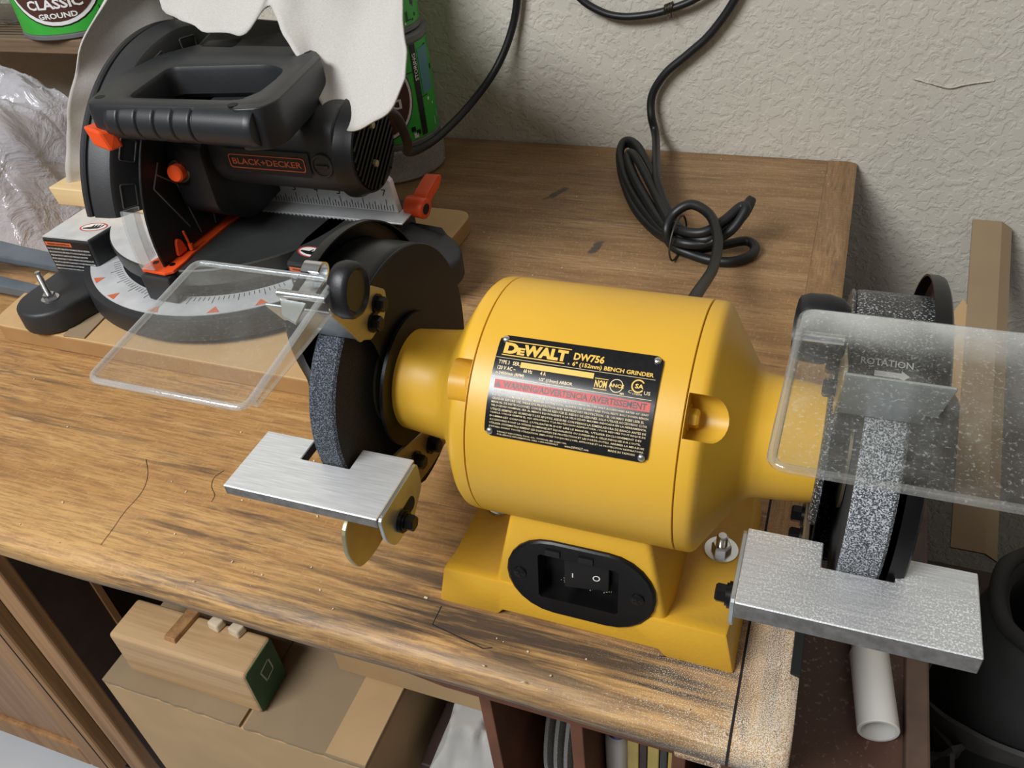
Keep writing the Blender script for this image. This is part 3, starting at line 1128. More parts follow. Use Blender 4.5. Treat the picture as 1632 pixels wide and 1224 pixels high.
oring(0.762, 0.345, 0.0034, 0.0004, 1)
L('ANCE', 0.718, 0.806, 0.327, 0.362, 0.03, 0)
L('MR', 0.790, 0.815, 0.400, 0.420, 0.01, 1)
oring(0.886, 0.318, 0.0034, 0.0007, 0, 35, 325)
L('SA', 0.868, 0.918, 0.297, 0.340, 0.03, 0)
L('C', 0.836, 0.855, 0.365, 0.392, 0.01, 1)
L('US', 0.926, 0.962, 0.355, 0.388, 0.01, 1)
L('173070', 0.862, 0.916, 0.385, 0.402, 0.01, 1)
L('R', 0.452, 0.462, 0.198, 0.214, 0.01, 1)
gridpatch(bm, 0.004, 0.975, 0.427, 0.4315, lm(H - 0.00005), 12, 1, 1)
for k, t in enumerate((
        'TO REDUCE THE RISK OF INJURY, USER MUST READ INSTRUCTION MANUAL. USE ONLY ACCESSORIES RATED AT LEAST',
        'EQUAL TO THE MAXIMUM SPEED MARKED ON THE TOOL. ALWAYS USE GUARDS AND TOOL RESTS. BOLT DOWN BENCH',
        'GRINDER BEFORE USE. WEAR EYE PROTECTION AND RESPIRATORY PROTECTION. / EL USUARIO DEBE LEER EL',
        'MANUAL DE INSTRUCCIONES. CON EL FIN DE REDUCIR EL RIESGO DE LESIONES. SOLO UTILICE ACCESORIOS CUYA',
        'VELOCIDAD NOMINAL SEA AL MENOS EQUIVALENTE A LA VELOCIDAD MAXIMA INDICADA EN LA HERRAMIENTA.',
        'UTILICE SIEMPRE LAS GUARDAS Y LOS APOYOS. ASEGURE CON PERNOS LA ESMERILADORA DE BANCO ANTES DE',
        'USARLA. UTILICE SIEMPRE EL OJO APROPIADO Y LA PROTECCION RESPIRATORIA. / POUR REDUIRE TOUT RISQUE DE',
        "DOMMAGES CORPORELS, L'UTILISATEUR DOIT LIRE LE MANUEL. UTILISER EXCLUSIVEMENT DES",
        "ACCESSOIRES DONT LA VITESSE NOMINALE EST EQUIVALENTE OU SUPERIEURE A CELLE INDIQUEE SUR L'OUTIL.",
        'UTILISER SYSTEMATIQUEMENT LES DISPOSITIFS DE PROTECTION ET LES PORTE-OUTILS. ARRIMER LA MEULEUSE',
        "D'ETABLI AVANT TOUTE UTILISATION. EMPLOYEZ TOUJOURS L'OEIL APPROPRIE ET LA PROTECTION RESPIRATOIRE.")):
    v = 0.556 + 0.0340 * k
    L(t, 0.030, 0.975 if k not in (2, 7, 8) else 0.955, v, v + 0.0215, 0.012, 1, 1)
L('DEWALT INDUSTRIAL TOOL CO., TOWSON, MD 21286 USA', 0.085, 0.520, 0.940, 0.958, 0.012, 1, 1)
L('FOR SERVICE INFORMATION, CALL 1-800-4-DEWALT', 0.085, 0.470, 0.966, 0.984, 0.012, 1, 1)
L('www.DEWALT.com', 0.510, 0.655, 0.962, 0.984, 0.012, 1, 1)
L('MADE IN TAIWAN', 0.770, 0.925, 0.930, 0.950, 0.012, 1, 1)
flatobj('lettering', bm, ['gold_ink', 'cream_ink'], plate)
bm = B()
gridpatch(bm, 0.030, 0.975, 0.452, 0.536, lm(0.00088), 16, 2)
flatobj('warning_band', bm, 'red_ink', plate)
bm = B()
L('WARNING/ADVERTENCIA /AVERTISSEMENT', 0.085, 0.955, 0.464, 0.524, 0.022, 0, 2)
tri = [(0.052, 0.468), (0.072, 0.522), (0.032, 0.522)]
patch(bm, tri, lm(H))
flatobj('warning_lettering', bm, 'black_ink', plate)
for u, v in ((0.036, 0.045), (0.964, 0.050), (0.964, 0.955), (0.036, 0.955)):
    bm = B()
    c = lp(u, v, 0.0008)
    d = Vector((0, c.y - AY, c.z - AZ)).normalized()
    lathe(bm, c, d, [(0, 0.0019), (0.0005, 0.0019), (0.0011, 0.0013), (0.0013, 0)], 16)
    obj('rivet', bm, 'steel', plate, smooth=50)


# wheels, guards, rests and shields, one side each
def side(s, dust):
    """s = -1 the left station, +1 the right one; xi = inner guard plate, xo = outer cover"""
    if s < 0:
        xi, xo, w0, w1 = -0.2270, -0.2620, -0.2538, -0.2368
    else:
        xi, xo, w0, w1 = 0.0185, 0.0565, 0.0300, 0.0490
    pm = 'black_dusty' if dust else 'black_paint'
    # abrasive wheel
    bm = B()
    p = [(0, 0.030), (0, 0.0715), (0.0015, 0.0730), (w1 - w0 - 0.0015, 0.0730), (w1 - w0, 0.0715), (w1 - w0, 0.030)]
    axl(bm, w0, p, 96)
    for f in bm.faces:
        c = f.calc_center_median()
        f.material_index = 0 if math.hypot(c.y - AY, c.z - AZ) > 0.0720 else 1
    wh = obj('grinding_wheel', bm, ['grit_dusty' if dust else 'grit', 'grit_side'], gr, smooth=30)
    if dust:
        wh['label'] = 'grinding wheel coated with pale dust'
    bm = B()
    for a, b, r in ((w0 - 0.003, w0 + 0.0005, 0.031), (w1 - 0.0005, w1 + 0.003, 0.031)):
        axl(bm, a, [(0, 0.006), (0, r - 0.004), (0.001, r), (b - a - 0.001, r), (b - a, r - 0.004), (b - a, 0.006)], 48)
    obj('wheel_flange', bm, 'olive_shaft', wh, smooth=35)
    bm = B()
    cyl(bm, (min(xi, w0) - 0.004 if s > 0 else w0 - 0.006, AY, AZ), (w1 + 0.006 if s > 0 else xi + 0.004, AY, AZ), 0.0075, 20)
    obj('arbor', bm, 'olive_shaft', wh, smooth=35)

    # guard: inner plate cut away at the front, rim shell over the top and the back, outer cover
    arc = [pol(0.0835, t) for t in [60 + 4 * k for k in range(0, 55)]]      # 60 .. 276
    front = [(0.3260, 0.0560), (0.3290, 0.1000), (0.3290, 0.1550), (0.3230, 0.1780), (0.3120, 0.1960)]
    bm = B()
    px_(bm, arc + front, xi, xi - s * -0.0018)
    gd = obj('wheel_guard', bm, pm, gr, smooth=35, bevel=0.0006, seg=1)
    if dust:
        gd['label'] = 'wheel guard coated with pale grinding dust'
    bm = B()
    n = 44
    ra, rb = [], []
    ins, outs = [], []
    xa, xb = xi + s * 0.0005, xo + s * 0.001
    prof = [(0.0, 0.0790), (0.0008, 0.0815), (0.0028, 0.0832), (0.006, 0.0835), (abs(xb - xa), 0.0835), (abs(xb - xa), 0.0815), (0.0045, 0.0815), (0.002, 0.0795)]
    rows = []
    for k in range(n + 1):
        t = 58 + (276 - 58) * k / n
        rows.append([bm.verts.new((xa + s * a, *pol(r, t))) for a, r in prof])
    for a, b in zip(rows, rows[1:]):
        for q in range(len(prof)):
            bm.faces.new((a[q], a[(q + 1) % len(prof)], b[(q + 1) % len(prof)], b[q]))
    bm.faces.new(rows[0])
    bm.faces.new(rows[-1][::-1])
    obj('guard_shell', bm, pm, gd, smooth=40)
    bm = B()
    rf = 0.0715 if dust else 0.0560
    lo = 40 if dust else 26

    def rc(t):
        t = (t + 180) % 360 - 180
        if t > 62 or t < -110:
            return 0.0945
        if t > lo:
            k = (t - lo) / (62 - lo)
            return rf + (0.0945 - rf) * k * k * (3 - 2 * k)
        if t > -75:
            return rf
        k = (t + 110) / 35
        return 0.0945 - (0.0945 - rf) * k * k * (3 - 2 * k)
    ths = [3 * k for k in range(120)]
    prof = [(-0.004, 0.0), (0.0, 0.0), (0.0030, -0.0030), (0.0030, -0.0120), (0.0042, -0.0130), (0.0042, -0.9)]
    def cov(t, a, dr):
        r = rc(t) + dr
        return (xo + s * a, *pol(max(0.0, r), t))
    lip = [(-0.0045, -0.0010), (-0.0045, 0.0), (0.0005, 0.0), (0.0025, -0.0008), (0.0036, -0.0030), (0.0036, -0.060)]
    inn = [(0.0022, -0.060), (0.0022, -0.0040), (0.0006, -0.0016), (-0.0045, -0.0010)]
    rows = [[bm.verts.new(cov(t, a, dr)) for a, dr in lip + inn[:-1]] for t in ths]
    for i in range(len(rows)):
        a, b = rows[i], rows[(i + 1) % len(rows)]
        for q in range(len(a)):
            bm.faces.new((a[q], a[(q + 1) % len(a)], b[(q + 1) % len(a)], b[q]))
    axl(bm, xo + (0.0022 if s > 0 else -0.0036), [(0, 0), (0, 0.036), (0.0014, 0.036), (0.0014, 0)], 36)
    obj('guard_cover', bm, 'black_paint', gd, smooth=40)
    # step of the casting round the shaft
    bm = B()
    axl(bm, xi - 0.0035 if s > 0 else xi - 0.0, [(0, 0.028), (0, 0.040), (0.0015, 0.0425), (0.0035, 0.0425), (0.0035, 0.028)], 48)
    obj('guard_boss', bm, pm, gd, smooth=40)

    # plated bracket with the spark deflector
    xk = xi - s * 0.0002
    bm = B()
    poly = [(0.2890, 0.2215), (0.2945, 0.2285), (0.3300, 0.2130), (0.3420, 0.2030), (0.3410, 0.1960), (0.3350, 0.1880), (0.3180, 0.1850), (0.3110, 0.1900), (0.3080, 0.1900)]
    px_(bm, roundpoly(poly, 0.002, 2), xk, xk - s * 0.0020)
    br = obj('shield_bracket', bm, 'zinc', gr, bevel=0.0004, seg=1)
    bm = B()
    a, b = Vector((0.2895, 0.2210) if s < 0 else (0.2800, 0.2345)), Vector((0.3085, 0.1915))
    nrm = Vector((-(b - a).y, (b - a).x)).normalized() * 0.0016
    xe = xk + s * (0.0385)
    prism(bm, [(a.x, a.y), (b.x, b.y), (b.x + nrm.x, b.y + nrm.y), (a.x + nrm.x, a.y + nrm.y)], lambda p: (xk - s * 0.0018, p[0], p[1]), lambda p: (xe, p[0], p[1]))
    obj('spark_deflector', bm, 'deflector', br, bevel=0.0005, seg=1)
    for y, z in ((0.3305, 0.2010), (0.3225, 0.1935)):
        bm = B()
        xh = xk - s * 0.0020
        cyl(bm, (xh, y, z), (xh - s * 0.0012, y, z), 0.0056, 24)
        hexbolt(bm, (xh - s * 0.0012, y, z), (-s, 0, 0), 0.0044, 0.0046)
        obj('bracket_bolt', bm, 'black_metal', br, smooth=30)

    # eye shield with its rim, side flange, strap and knob
    if s < 0:
        sx0, sx1, yb, yf, zb, zf, sl = -0.3065, -0.2225, 0.2960, 0.2030, 0.2375, 0.2330, 0.0085
    else:
        sx0, sx1, yb, yf, zb, zf, sl = -0.0025, 0.0885, 0.2950, 0.2030, 0.2515, 0.2530, -0.0022
    pts = roundpoly([(sx0, yb), (sx1, yb), (sx1 + sl, yf), (sx0 + sl, yf)], 0.006, 6)

    def sz(y):
        return zb + (zf - zb) * (yb - y) / (yb - yf)
    bm = B()
    prism(bm, pts, lambda p: (p[0], p[1], sz(p[1])), lambda p: (p[0], p[1], sz(p[1]) + 0.0022))
    sh = obj('eye_shield', bm, 'shield_dusty' if dust else 'shield', gr)
    sh['label'] = 'clear eye shield clouded with grinding dust' if dust else 'clear plastic eye shield'
    bm = B()
    tube(bm, [Vector((x, y, sz(y) + 0.0006)) for x, y in pts], 0.0016, 10, True)
    obj('shield_rim', bm, 'rim_dusty' if dust else 'rim', sh, smooth=60)
    # flange bent down along the side next to the motor
    bm = B()
    xs_ = (sx1, sl) if s < 0 else (sx0, sl)
    q = []
    hb, hf = 0.013, 0.004
    ya, yz = yb - 0.004, yf + 0.006
    xa, xz = xs_[0], xs_[0] + xs_[1]
    o1 = 0.0016
    hexa(bm, [(xa - o1, ya, sz(ya) - hb), (xa + o1, ya, sz(ya) - hb), (xz + o1, yz, sz(yz) - hf), (xz - o1, yz, sz(yz) - hf),
              (xa - o1, ya, sz(ya)), (xa + o1, ya, sz(ya)), (xz + o1, yz, sz(yz)), (xz - o1, yz, sz(yz))])
    obj('shield_flange', bm, 'rim_dusty' if dust else 'rim', sh, bevel=0.0007)
    # plated strap that clips the shield
    bm = B()
    xc = sx1 - 0.012 if s < 0 else sx0 + 0.014
    p1 = [(0.286, zb - 0.004), (0.300, zb - 0.001), (0.303, zb + 0.004), (0.299, zb + 0.007), (0.294, zb + 0.005)]
    if s < 0:
        ribbon(bm, smooth_path([(xc, y, z) for y, z in p1], 5), (1, 0, 0), 0.010, 0.0013)
    tube(bm, [Vector((xc - 0.016, 0.286, zb - 0.0045)), Vector((xk - s * 0.004, 0.286, zb - 0.0045))], 0.0022, 10)
    obj('shield_strap', bm, 'steel', sh, smooth=40)
    if s < 0:
        bm = B()
        hx = -0.2345 if s < 0 else 0.052
        pz_(bm, [(hx - 0.0135, 0.283), (hx + 0.002, 0.282), (hx + 0.006, 0.266), (hx - 0.004, 0.270)], sz(0.275) - 0.0060, sz(0.275) - 0.0046)
        obj('shield_tab', bm, 'deflector', sh)
    # thumb knob
    bm = B()
    kx = xk - s * 0.0032
    c = Vector((kx, 0.2975, 0.2320)) if s < 0 else Vector((kx, 0.3060, 0.2370))
    prof = [(0.0, 0.0), (0.0, 0.0100), (0.0015, 0.0125), (0.0045, 0.0136), (0.0085, 0.0133), (0.0102, 0.0120), (0.0105, 0.0108), (0.0092, 0.0095), (0.0090, 0.0)]
    lathe(bm, c, (-s, -0.10, 0.06), [(t_ * (1.25 if s < 0 else 1.9), r_) for t_, r_ in prof], 36)
    for v in bm.verts:      # two-lobed grip
        d = v.co - c
        a = math.atan2(d.z, d.y)
        k = 0.96 + 0.13 * math.cos(2 * (a - 1.1))
        v.co = Vector((v.co.x, c.y + d.y * k, c.z + d.z * k))
    kn = obj('shield_knob', bm, 'black_plastic', sh, smooth=45)

    # tool rest
    bm = B()
    if s < 0:
        rx0, rx1, n0, n1 = -0.2995, -0.2000, -0.2660, -0.2335
    else:
        rx0, rx1, n0, n1 = -0.0125, 0.0908, 0.0232, 0.0557
    yb2, yf2, yn = 0.2955, 0.2480, 0.2790
    if s > 0:
        yf2, yb2 = 0.2475, 0.2945
    poly = [(rx0, yf2), (rx1, yf2), (rx1, yb2), (n1, yb2), (n1, yn), (n0, yn), (n0, yb2), (rx0, yb2)]
    pz_(bm, poly, 0.1128 if s < 0 else 0.1085, 0.1200)
    rest = obj('tool_rest', bm, ['rest_dusty' if dust else 'rest', 'rest_side'], gr, bevel=0.0005, seg=1)
    for f in rest.data.polygons:
        if f.normal.z < 0.5:
            f.material_index = 1
    if dust:
        rest['label'] = 'notched metal tool rest sprinkled with grinding dust'
    xin = rx1 if s < 0 else rx0
    q = -s
    bm = B()
    px_(bm, roundpoly([(0.2945, 0.1195), (0.2945, 0.1010), (0.2780, 0.0880), (0.2560, 0.0900), (0.2485, 0.1020), (0.2480, 0.1195)], 0.004, 3), xin, xin + q * 0.0022)
    obj('rest_ear', bm, 'deflector', rest, bevel=0.0003, seg=1)
    bm = B()
    px_(bm, rrect(0.2600, 0.2830, 0.0965, 0.1055, 0.004), xin + q * 0.0021, xin + q * 0.0026)
    obj('rest_slot', bm, 'void', rest)
    bm = B()
    y, z = 0.2665, 0.1000
    cyl(bm, (xin + q * 0.0024, y, z), (xin + q * 0.0044, y, z), 0.0068, 24)
    cyl(bm, (xin + q * 0.0044, y, z), (xin + q * 0.0056, y, z), 0.0058, 24)
    hexbolt(bm, (xin + q * 0.0056, y, z), (q, 0, 0), 0.0050, 0.0052)
    cyl(bm, (xin + q * 0.0024, y, z), (xin - q * 0.0215, y, z), 0.0030, 14)
    obj('rest_bolt', bm, 'black_metal', rest, smooth=30)
    bm = B()
    xr = xi - s * 0.0012
    armp = [(0.386, 0.058), (0.386, 0.080), (0.345, 0.0920), (0.290, 0.1090), (0.262, 0.1100), (0.247, 0.1050), (0.2435, 0.0860), (0.2500, 0.0680), (0.2650, 0.0635), (0.3150, 0.0640), (0.345, 0.058)]
    if s > 0:
        armp = [(0.386, 0.058), (0.386, 0.080), (0.345, 0.0920), (0.290, 0.1090), (0.274, 0.1090), (0.272, 0.0980), (0.290, 0.0820), (0.3150, 0.0700), (0.345, 0.058)]
    px_(bm, roundpoly(armp, 0.007, 4), xr, xr - s * 0.0030)
    obj('rest_arm', bm, 'zinc', rest, bevel=0.0005, seg=1)
    bm = B()
    for y in (0.330, 0.352):
        z = 0.0795 - (y - 0.335) * 0.25
        xh = xr - s * 0.0030
        cyl(bm, (xh, y, z), (xh - s * 0.0016, y, z), 0.0066, 24)
        hexbolt(bm, (xh - s * 0.0016, y, z), (-s, 0, 0), 0.0050, 0.0056)
    obj('arm_bolt', bm, 'black_metal', rest, smooth=30)
    return gd


side(-1, False)
gR = side(1, True)
# raised print on the right guard shell
bm = B()


def gp(u, v):
    return Vector((0.0245 + u, *pol(0.0839, 70.8 + v / 0.0839 * 180 / PI)))


letter(bm, 'ROTATION', gp, 0.000, 0.0215, -0.0016, 0.0020, 0.012, 2)
patch(bm, [(0.006, -0.0042), (0.017, -0.0042), (0.017, -0.0030), (0.0205, -0.0056), (0.017, -0.0082), (0.017, -0.0070), (0.006, -0.0070)], gp)
flatobj('rotation_marking', bm, 'white_ink', gR)

# mains cord: from the back of the motor into a tied coil and up the wall
cord = [(-0.0850, 0.400, 0.100), (-0.0835, 0.455, 0.108), (-0.0830, 0.535, 0.092), (-0.0850, 0.605, 0.064),
        (-0.0868, 0.6581, 0.0450), (-0.0903, 0.7028, 0.0450), (-0.1039, 0.7442, 0.0480), (-0.1255, 0.7615, 0.0500), (-0.1422, 0.7591, 0.0400), (-0.1471, 0.7451, 0.0280),
        (-0.1399, 0.7430, 0.0120), (-0.1227, 0.7400, 0.0070), (-0.1014, 0.7327, 0.0065), (-0.0801, 0.7333, 0.0065), (-0.0640, 0.7474, 0.0065), (-0.0614, 0.7648, 0.0068),
        (-0.0720, 0.7734, 0.0080), (-0.0935, 0.7586, 0.0090), (-0.1164, 0.7460, 0.0100), (-0.1398, 0.7520, 0.0120), (-0.1703, 0.7869, 0.0140), (-0.2079, 0.8462, 0.0180),
        (-0.2323, 0.8973, 0.0260), (-0.2382, 0.9206, 0.0340), (-0.2329, 0.9301, 0.0380), (-0.2148, 0.9112, 0.0380), (-0.1805, 0.8436, 0.0320), (-0.1506, 0.7803, 0.0260),
        (-0.1289, 0.7493, 0.0240), (-0.1063, 0.7373, 0.0260), (-0.0883, 0.7540, 0.0340), (-0.0762, 0.7738, 0.0440), (-0.0713, 0.7843, 0.0480), (-0.0759, 0.7657, 0.0400),
        (-0.0940, 0.7569, 0.0220), (-0.1158, 0.7482, 0.0160), (-0.1378, 0.7569, 0.0160), (-0.1642, 0.7827, 0.0220), (-0.2017, 0.8444, 0.0300), (-0.2215, 0.8871, 0.0360),
        (-0.2191, 0.8921, 0.0400), (-0.2052, 0.8706, 0.0400), (-0.1766, 0.8199, 0.0320), (-0.1487, 0.7646, 0.0280), (-0.1305, 0.7432, 0.0300), (-0.1086, 0.7375, 0.0340),
        (-0.0908, 0.7514, 0.0420), (-0.0789, 0.7643, 0.0500), (-0.0735, 0.7600, 0.0500), (-0.0844, 0.7445, 0.0340), (-0.1067, 0.7368, 0.0220), (-0.1328, 0.7379, 0.0200),
        (-0.1627, 0.7711, 0.0100), (-0.1969, 0.8185, 0.0100), (-0.2274, 0.8835, 0.0140), (-0.2421, 0.9294, 0.0220), (-0.2378, 0.9371, 0.0300), (-0.2234, 0.9282, 0.0300),
        (-0.1918, 0.8691, 0.0220), (-0.1619, 0.8034, 0.0180), (-0.1445, 0.7706, 0.0180), (-0.1462, 0.7715, 0.0260), (-0.1646, 0.8082, 0.0300), (-0.1801, 0.8478, 0.0360),
        (-0.2060, 0.962, 0.030), (-0.2150, 0.976, 0.052), (-0.2150, 0.982, 0.075), (-0.200, 0.983, 0.100), (-0.175, 0.984, 0.122), (-0.150, 0.984, 0.146),
        (-0.125, 0.984, 0.185), (-0.112, 0.984, 0.230), (-0.108, 0.984, 0.290)]
bm = B()
tube(bm, smooth_path([(x, y, z) for x, y, z in cord], 7), 0.0049, 12)
pc = obj('power_cord', bm, 'black_rubber', gr, smooth=60)
bm = B()
tube(bm, smooth_path([(-0.137, 0.728, 0.004), (-0.140, 0.726, 0.018), (-0.138, 0.738, 0.036), (-0.134, 0.760, 0.038), (-0.132, 0.772, 0.018), (-0.134, 0.752, 0.0025)], 6, True), 0.0010, 6, True)
obj('cord_tie', bm, 'wire', pc, smooth=60)

# ------------------------------------------------------------------ second black cable along the wall
bm = B()
tube(bm, smooth_path([(-0.36, 0.982, 0.290), (-0.335, 0.982, 0.232), (-0.305, 0.982, 0.187), (-0.278, 0.982, 0.169), (-0.252, 0.982, 0.163), (-0.223, 0.982, 0.165), (-0.198, 0.982, 0.171), (-0.168, 0.982, 0.183), (-0.140, 0.984, 0.205), (-0.10, 0.985, 0.27)], 7), 0.0042, 10)
o = obj('wall_cable', bm, 'black_rubber', smooth=60)
tag(o, 'short black cable swagging along the wall with a wire twist on it', 'cable')
bm = B()
tube(bm, [Vector((-0.203 + 0.010 * k / 60, 0.982 + 0.0053 * math.cos(k * 0.62), 0.1705 + 0.0053 * math.sin(k * 0.62) + 0.004 * k / 60)) for k in range(61)], 0.0008, 5)
tube(bm, [Vector((-0.199, 0.978, 0.169)), Vector((-0.197, 0.977, 0.163)), Vector((-0.194, 0.978, 0.164)), Vector((-0.195, 0.978, 0.170))], 0.0007, 5)
w = obj('wire_twist', bm, 'wire', o, smooth=60)
#@@PART2
# ------------------------------------------------------------------ mitre saw on its board
bm = B()
pz_(bm, roundpoly([(-0.768, 0.4535), (-0.3700, 0.4500), (-0.3660, 0.7650), (-0.8150, 0.7650)], 0.022, 6), 0.0, 0.0190)
for f in bm.faces:
    f.material_index = 0 if f.calc_center_median().z > 0.0189 else 1
bo = obj('mounting_board', bm, ['mdf', 'mdf_edge'], bevel=0.0015, seg=2)
tag(bo, 'tan fibreboard panel with rounded corners under the mitre saw', 'board')
for f in bo.data.polygons:
    f.material_index = 0 if f.normal.z > 0.7 else 1
bm = B()
pz_(bm, [(-0.6690, 0.4530), (-0.6440, 0.4550), (-0.6520, 0.5060), (-0.6770, 0.5050)], 0.0191, 0.0206)
tag(obj('metal_strip', bm, 'card_dull', bevel=0.0003), 'small flat grey brown strip lying on the fibreboard beside the bolted saw foot', 'strip')

CX, CY = -0.563, 0.630
saw = thing('miter_saw', 'black and orange mitre saw with D-shaped handle on a fibreboard panel', 'saw', (CX, CY, 0.019))


def arcpts(r, a0, a1, n=30, cx=CX, cy=CY):
    return [(cx + r * math.cos(R_(a0 + (a1 - a0) * i / n)), cy + r * math.sin(R_(a0 + (a1 - a0) * i / n))) for i in range(n + 1)]


# base: two wing blocks, four lugs and the scale skirt at the front
bm = B()
pz_(bm, arcpts(0.168, -152, -28, 36) + arcpts(0.110, -28, -152, 30), 0.026, 0.050)
base = obj('saw_base', bm, 'skirt', saw, smooth=30, bevel=0.003, seg=2)
bm = B()
pz_(bm, arcpts(0.118, 0, 352, 44), 0.0195, 0.062)
obj('base_core', bm, 'skirt', base, smooth=30)
bm = B()
pz_(bm, arcpts(0.1600, -150, -30, 36) + arcpts(0.1290, -30, -150, 30), 0.0500, 0.0508)
sc_ = obj('degree_scale', bm, 'cast', base)


def pp(r, a, z=0.0510):
    return Vector((CX + r * math.cos(R_(a)), CY + r * math.sin(R_(a)), z))


bm = B()
for a in range(-138, -40, 2):
    k = 0.011 if a % 10 == 0 else 0.006
    w = 0.12
    bm.faces.new([bm.verts.new(pp(r, a + d)) for r, d in ((0.1310, -w), (0.1310 + k, -w), (0.1310 + k, w), (0.1310, w))])
flatobj('scale_marking', bm, 'black_ink', sc_)
for a in (-143, -128, -112, -90, -68, -52):
    bm = B()
    bm.faces.new([bm.verts.new(pp(r, a + d)) for r, d in ((0.158, -2.2), (0.158, 2.2), (0.148, 0))])
    flatobj('detent_marking', bm, 'orange_ink', sc_)
for s in (-1, 1):
    bm = B()
    x0, x1 = sorted((CX + s * 0.107, CX + s * 0.172))
    inn = CX + s * 0.107
    out = CX + s * 0.172
    y0 = 0.5270 if s < 0 else 0.5330
    pz_(bm, [(out, y0), (inn + s * 0.006, y0 + 0.002), (inn, y0 + 0.045), (inn + s * 0.004, 0.640), (out, 0.640)], 0.0195, 0.0790)
    wg = obj('wing', bm, 'charcoal', base, bevel=0.002, seg=2)
    bm = B()
    pz_(bm, [(out - s * 0.001, y0 + 0.0015), (inn + s * 0.0075, y0 + 0.0035), (inn + s * 0.0020, y0 + 0.045), (inn + s * 0.006, 0.634), (out - s * 0.001, 0.634)], 0.0788, 0.0800)
    tp = obj('wing_top', bm, 'cast' if s < 0 else 'table', wg)
    # no-hands sign: red ring, white disc, dark hand
    hx, hy = (CX + s * 0.128, 0.5550)
    ca, sa = math.cos(0.25 * -s), math.sin(0.25 * -s)

    def hp(u, v, z=0.0802):
        return Vector((hx + ca * u - sa * v, hy + sa * u + ca * v, z))
    bm = B()
    va = [bm.verts.new(hp(*p)) for p in ellipse(0, 0, 0.0150, 0.0085)]
    vb = [bm.verts.new(hp(*p)) for p in ellipse(0, 0, 0.0132, 0.0070)]
    for i in range(len(va)):
        bm.faces.new((va[i], va[(i + 1) % len(va)], vb[(i + 1) % len(va)], vb[i])).material_index = 0
    bm.faces.new([bm.verts.new(hp(u, v, 0.08015)) for u, v in ellipse(0, 0, 0.0134, 0.0072)]).material_index = 1
    patch(bm, [(-0.011, -0.0030), (-0.002, -0.0046), (0.006, -0.0035), (0.009, -0.001), (0.004, 0.0005), (-0.001, 0.0010), (-0.006, 0.0000), (-0.011, -0.001)], lambda u, v: hp(u, v, 0.0803), 2)
    for k in range(4):
        u = -0.003 + 0.0034 * k
        patch(bm, [(u, -0.0005), (u + 0.0022, -0.0005), (u + 0.0034, 0.0042), (u + 0.0018, 0.0045)], lambda u, v: hp(u, v, 0.0803), 2)
    flatobj('hand_warning_sign', bm, ['red_ink', 'white_ink', 'black_ink'], wg)
    # warning sticker on the front face
    bm = B()
    fa, fb = sorted((out - s * 0.002, inn + s * 0.008))

    def wp(u, v):
        k = (u - fa) / (fb - fa)
        yy = y0 + (0.0022 * k if s < 0 else 0.0022 * (1 - k)) - 0.0006
        return Vector((u, yy, v))
    gridpatch(bm, fa, fb, 0.0330, 0.0765, wp, 1, 1, 0)
    wq = lambda u, v: wp(u, v) - Vector((0, 0.0002, 0))
    gridpatch(bm, fa + 0.001, fa + 0.034, 0.0712, 0.0755, wq, 1, 1, 1)
    letter(bm, 'WARNING/ADVERTENCIA', lambda u, v: wp(u, v) - Vector((0, 0.0004, 0)), fa + 0.004, fa + 0.032, 0.0722, 0.0744, 0.01, 1, 0)
    for k, t in enumerate(('FOR YOUR OWN SAFETY READ INSTRUCTION MANUAL BEFORE OPERATING', 'WEAR EYE PROTECTION. KEEP HANDS OUT OF PATH OF SAW BLADE. DO NOT',
                           'OPERATE SAW WITHOUT GUARDS IN PLACE. CHECK BLADE GUARD SYSTEM', 'RETURN CARRIAGE HEAD TO THE FULL UPRIGHT POSITION AFTER EACH CUT',
                           'TURN OFF TOOL AND WAIT FOR SAW BLADE TO STOP BEFORE MOVING WORK', 'NEVER REACH AROUND SAW BLADE. DO NOT PERFORM FREEHAND CUTS',
                           'PARA SU PROPIA SEGURIDAD LEA EL MANUAL ANTES DE UTILIZAR LA SIERRA', 'LLEVE PROTECCION OCULAR. MANTENGA LAS MANOS FUERA DE LA TRAYECTORIA',
                           'NO UTILICE LA SIERRA SIN LAS GUARDAS EN SU LUGAR. APAGUE LA')):
        z1 = 0.0688 - 0.0039 * k
        letter(bm, t, wq, fa + 0.0012, fb - 0.0012 - 0.006 * (k % 3 == 2), z1 - 0.0019, z1, 0.01, 1, 2)
    flatobj('warning_sticker', bm, ['black_ink', 'orange_ink', 'white_ink'], wg)
    # front lug with its bolt
    lx, ly = CX + s * 0.134, 0.4790
    if s < 0:
        bm = B()
        pz_(bm, [(lx + 0.032 * math.cos(R_(a)), ly + 0.032 * math.sin(R_(a))) for a in range(180, 361, 12)] + [(lx + 0.050, 0.536), (lx - 0.032, 0.536)], 0.0195, 0.0440)
        lg = obj('foot_lug', bm, 'charcoal', base, smooth=35, bevel=0.004, seg=3)
        bm = B()
        c = Vector((lx + 0.003, 0.4770, 0.0440))
        lathe(bm, c, (0, 0, 1), [(0, 0.0), (0, 0.0085), (0.0010, 0.0085), (0.0010, 0.0)], 24)
        lathe(bm, c + Vector((0, 0, 0.001)), (0, 0, 1), [(0, 0), (0, 0.0056), (0.0045, 0.0056), (0.0045, 0)], 6)
        lathe(bm, c + Vector((0, 0, 0.0050)), (0, 0, 1), [(0, 0), (0, 0.0031)] + [(0.0012 * k + 0.0006 * q, 0.0031 - 0.0004 * q) for k in range(20) for q in (0, 1)] + [(0.0250, 0.0024), (0.0250, 0)], 16)
        obj('foot_bolt', bm, 'steel', lg, smooth=35)
    # rear lug
    bm = B()
    rx, ry = CX + s * 0.212, 0.625
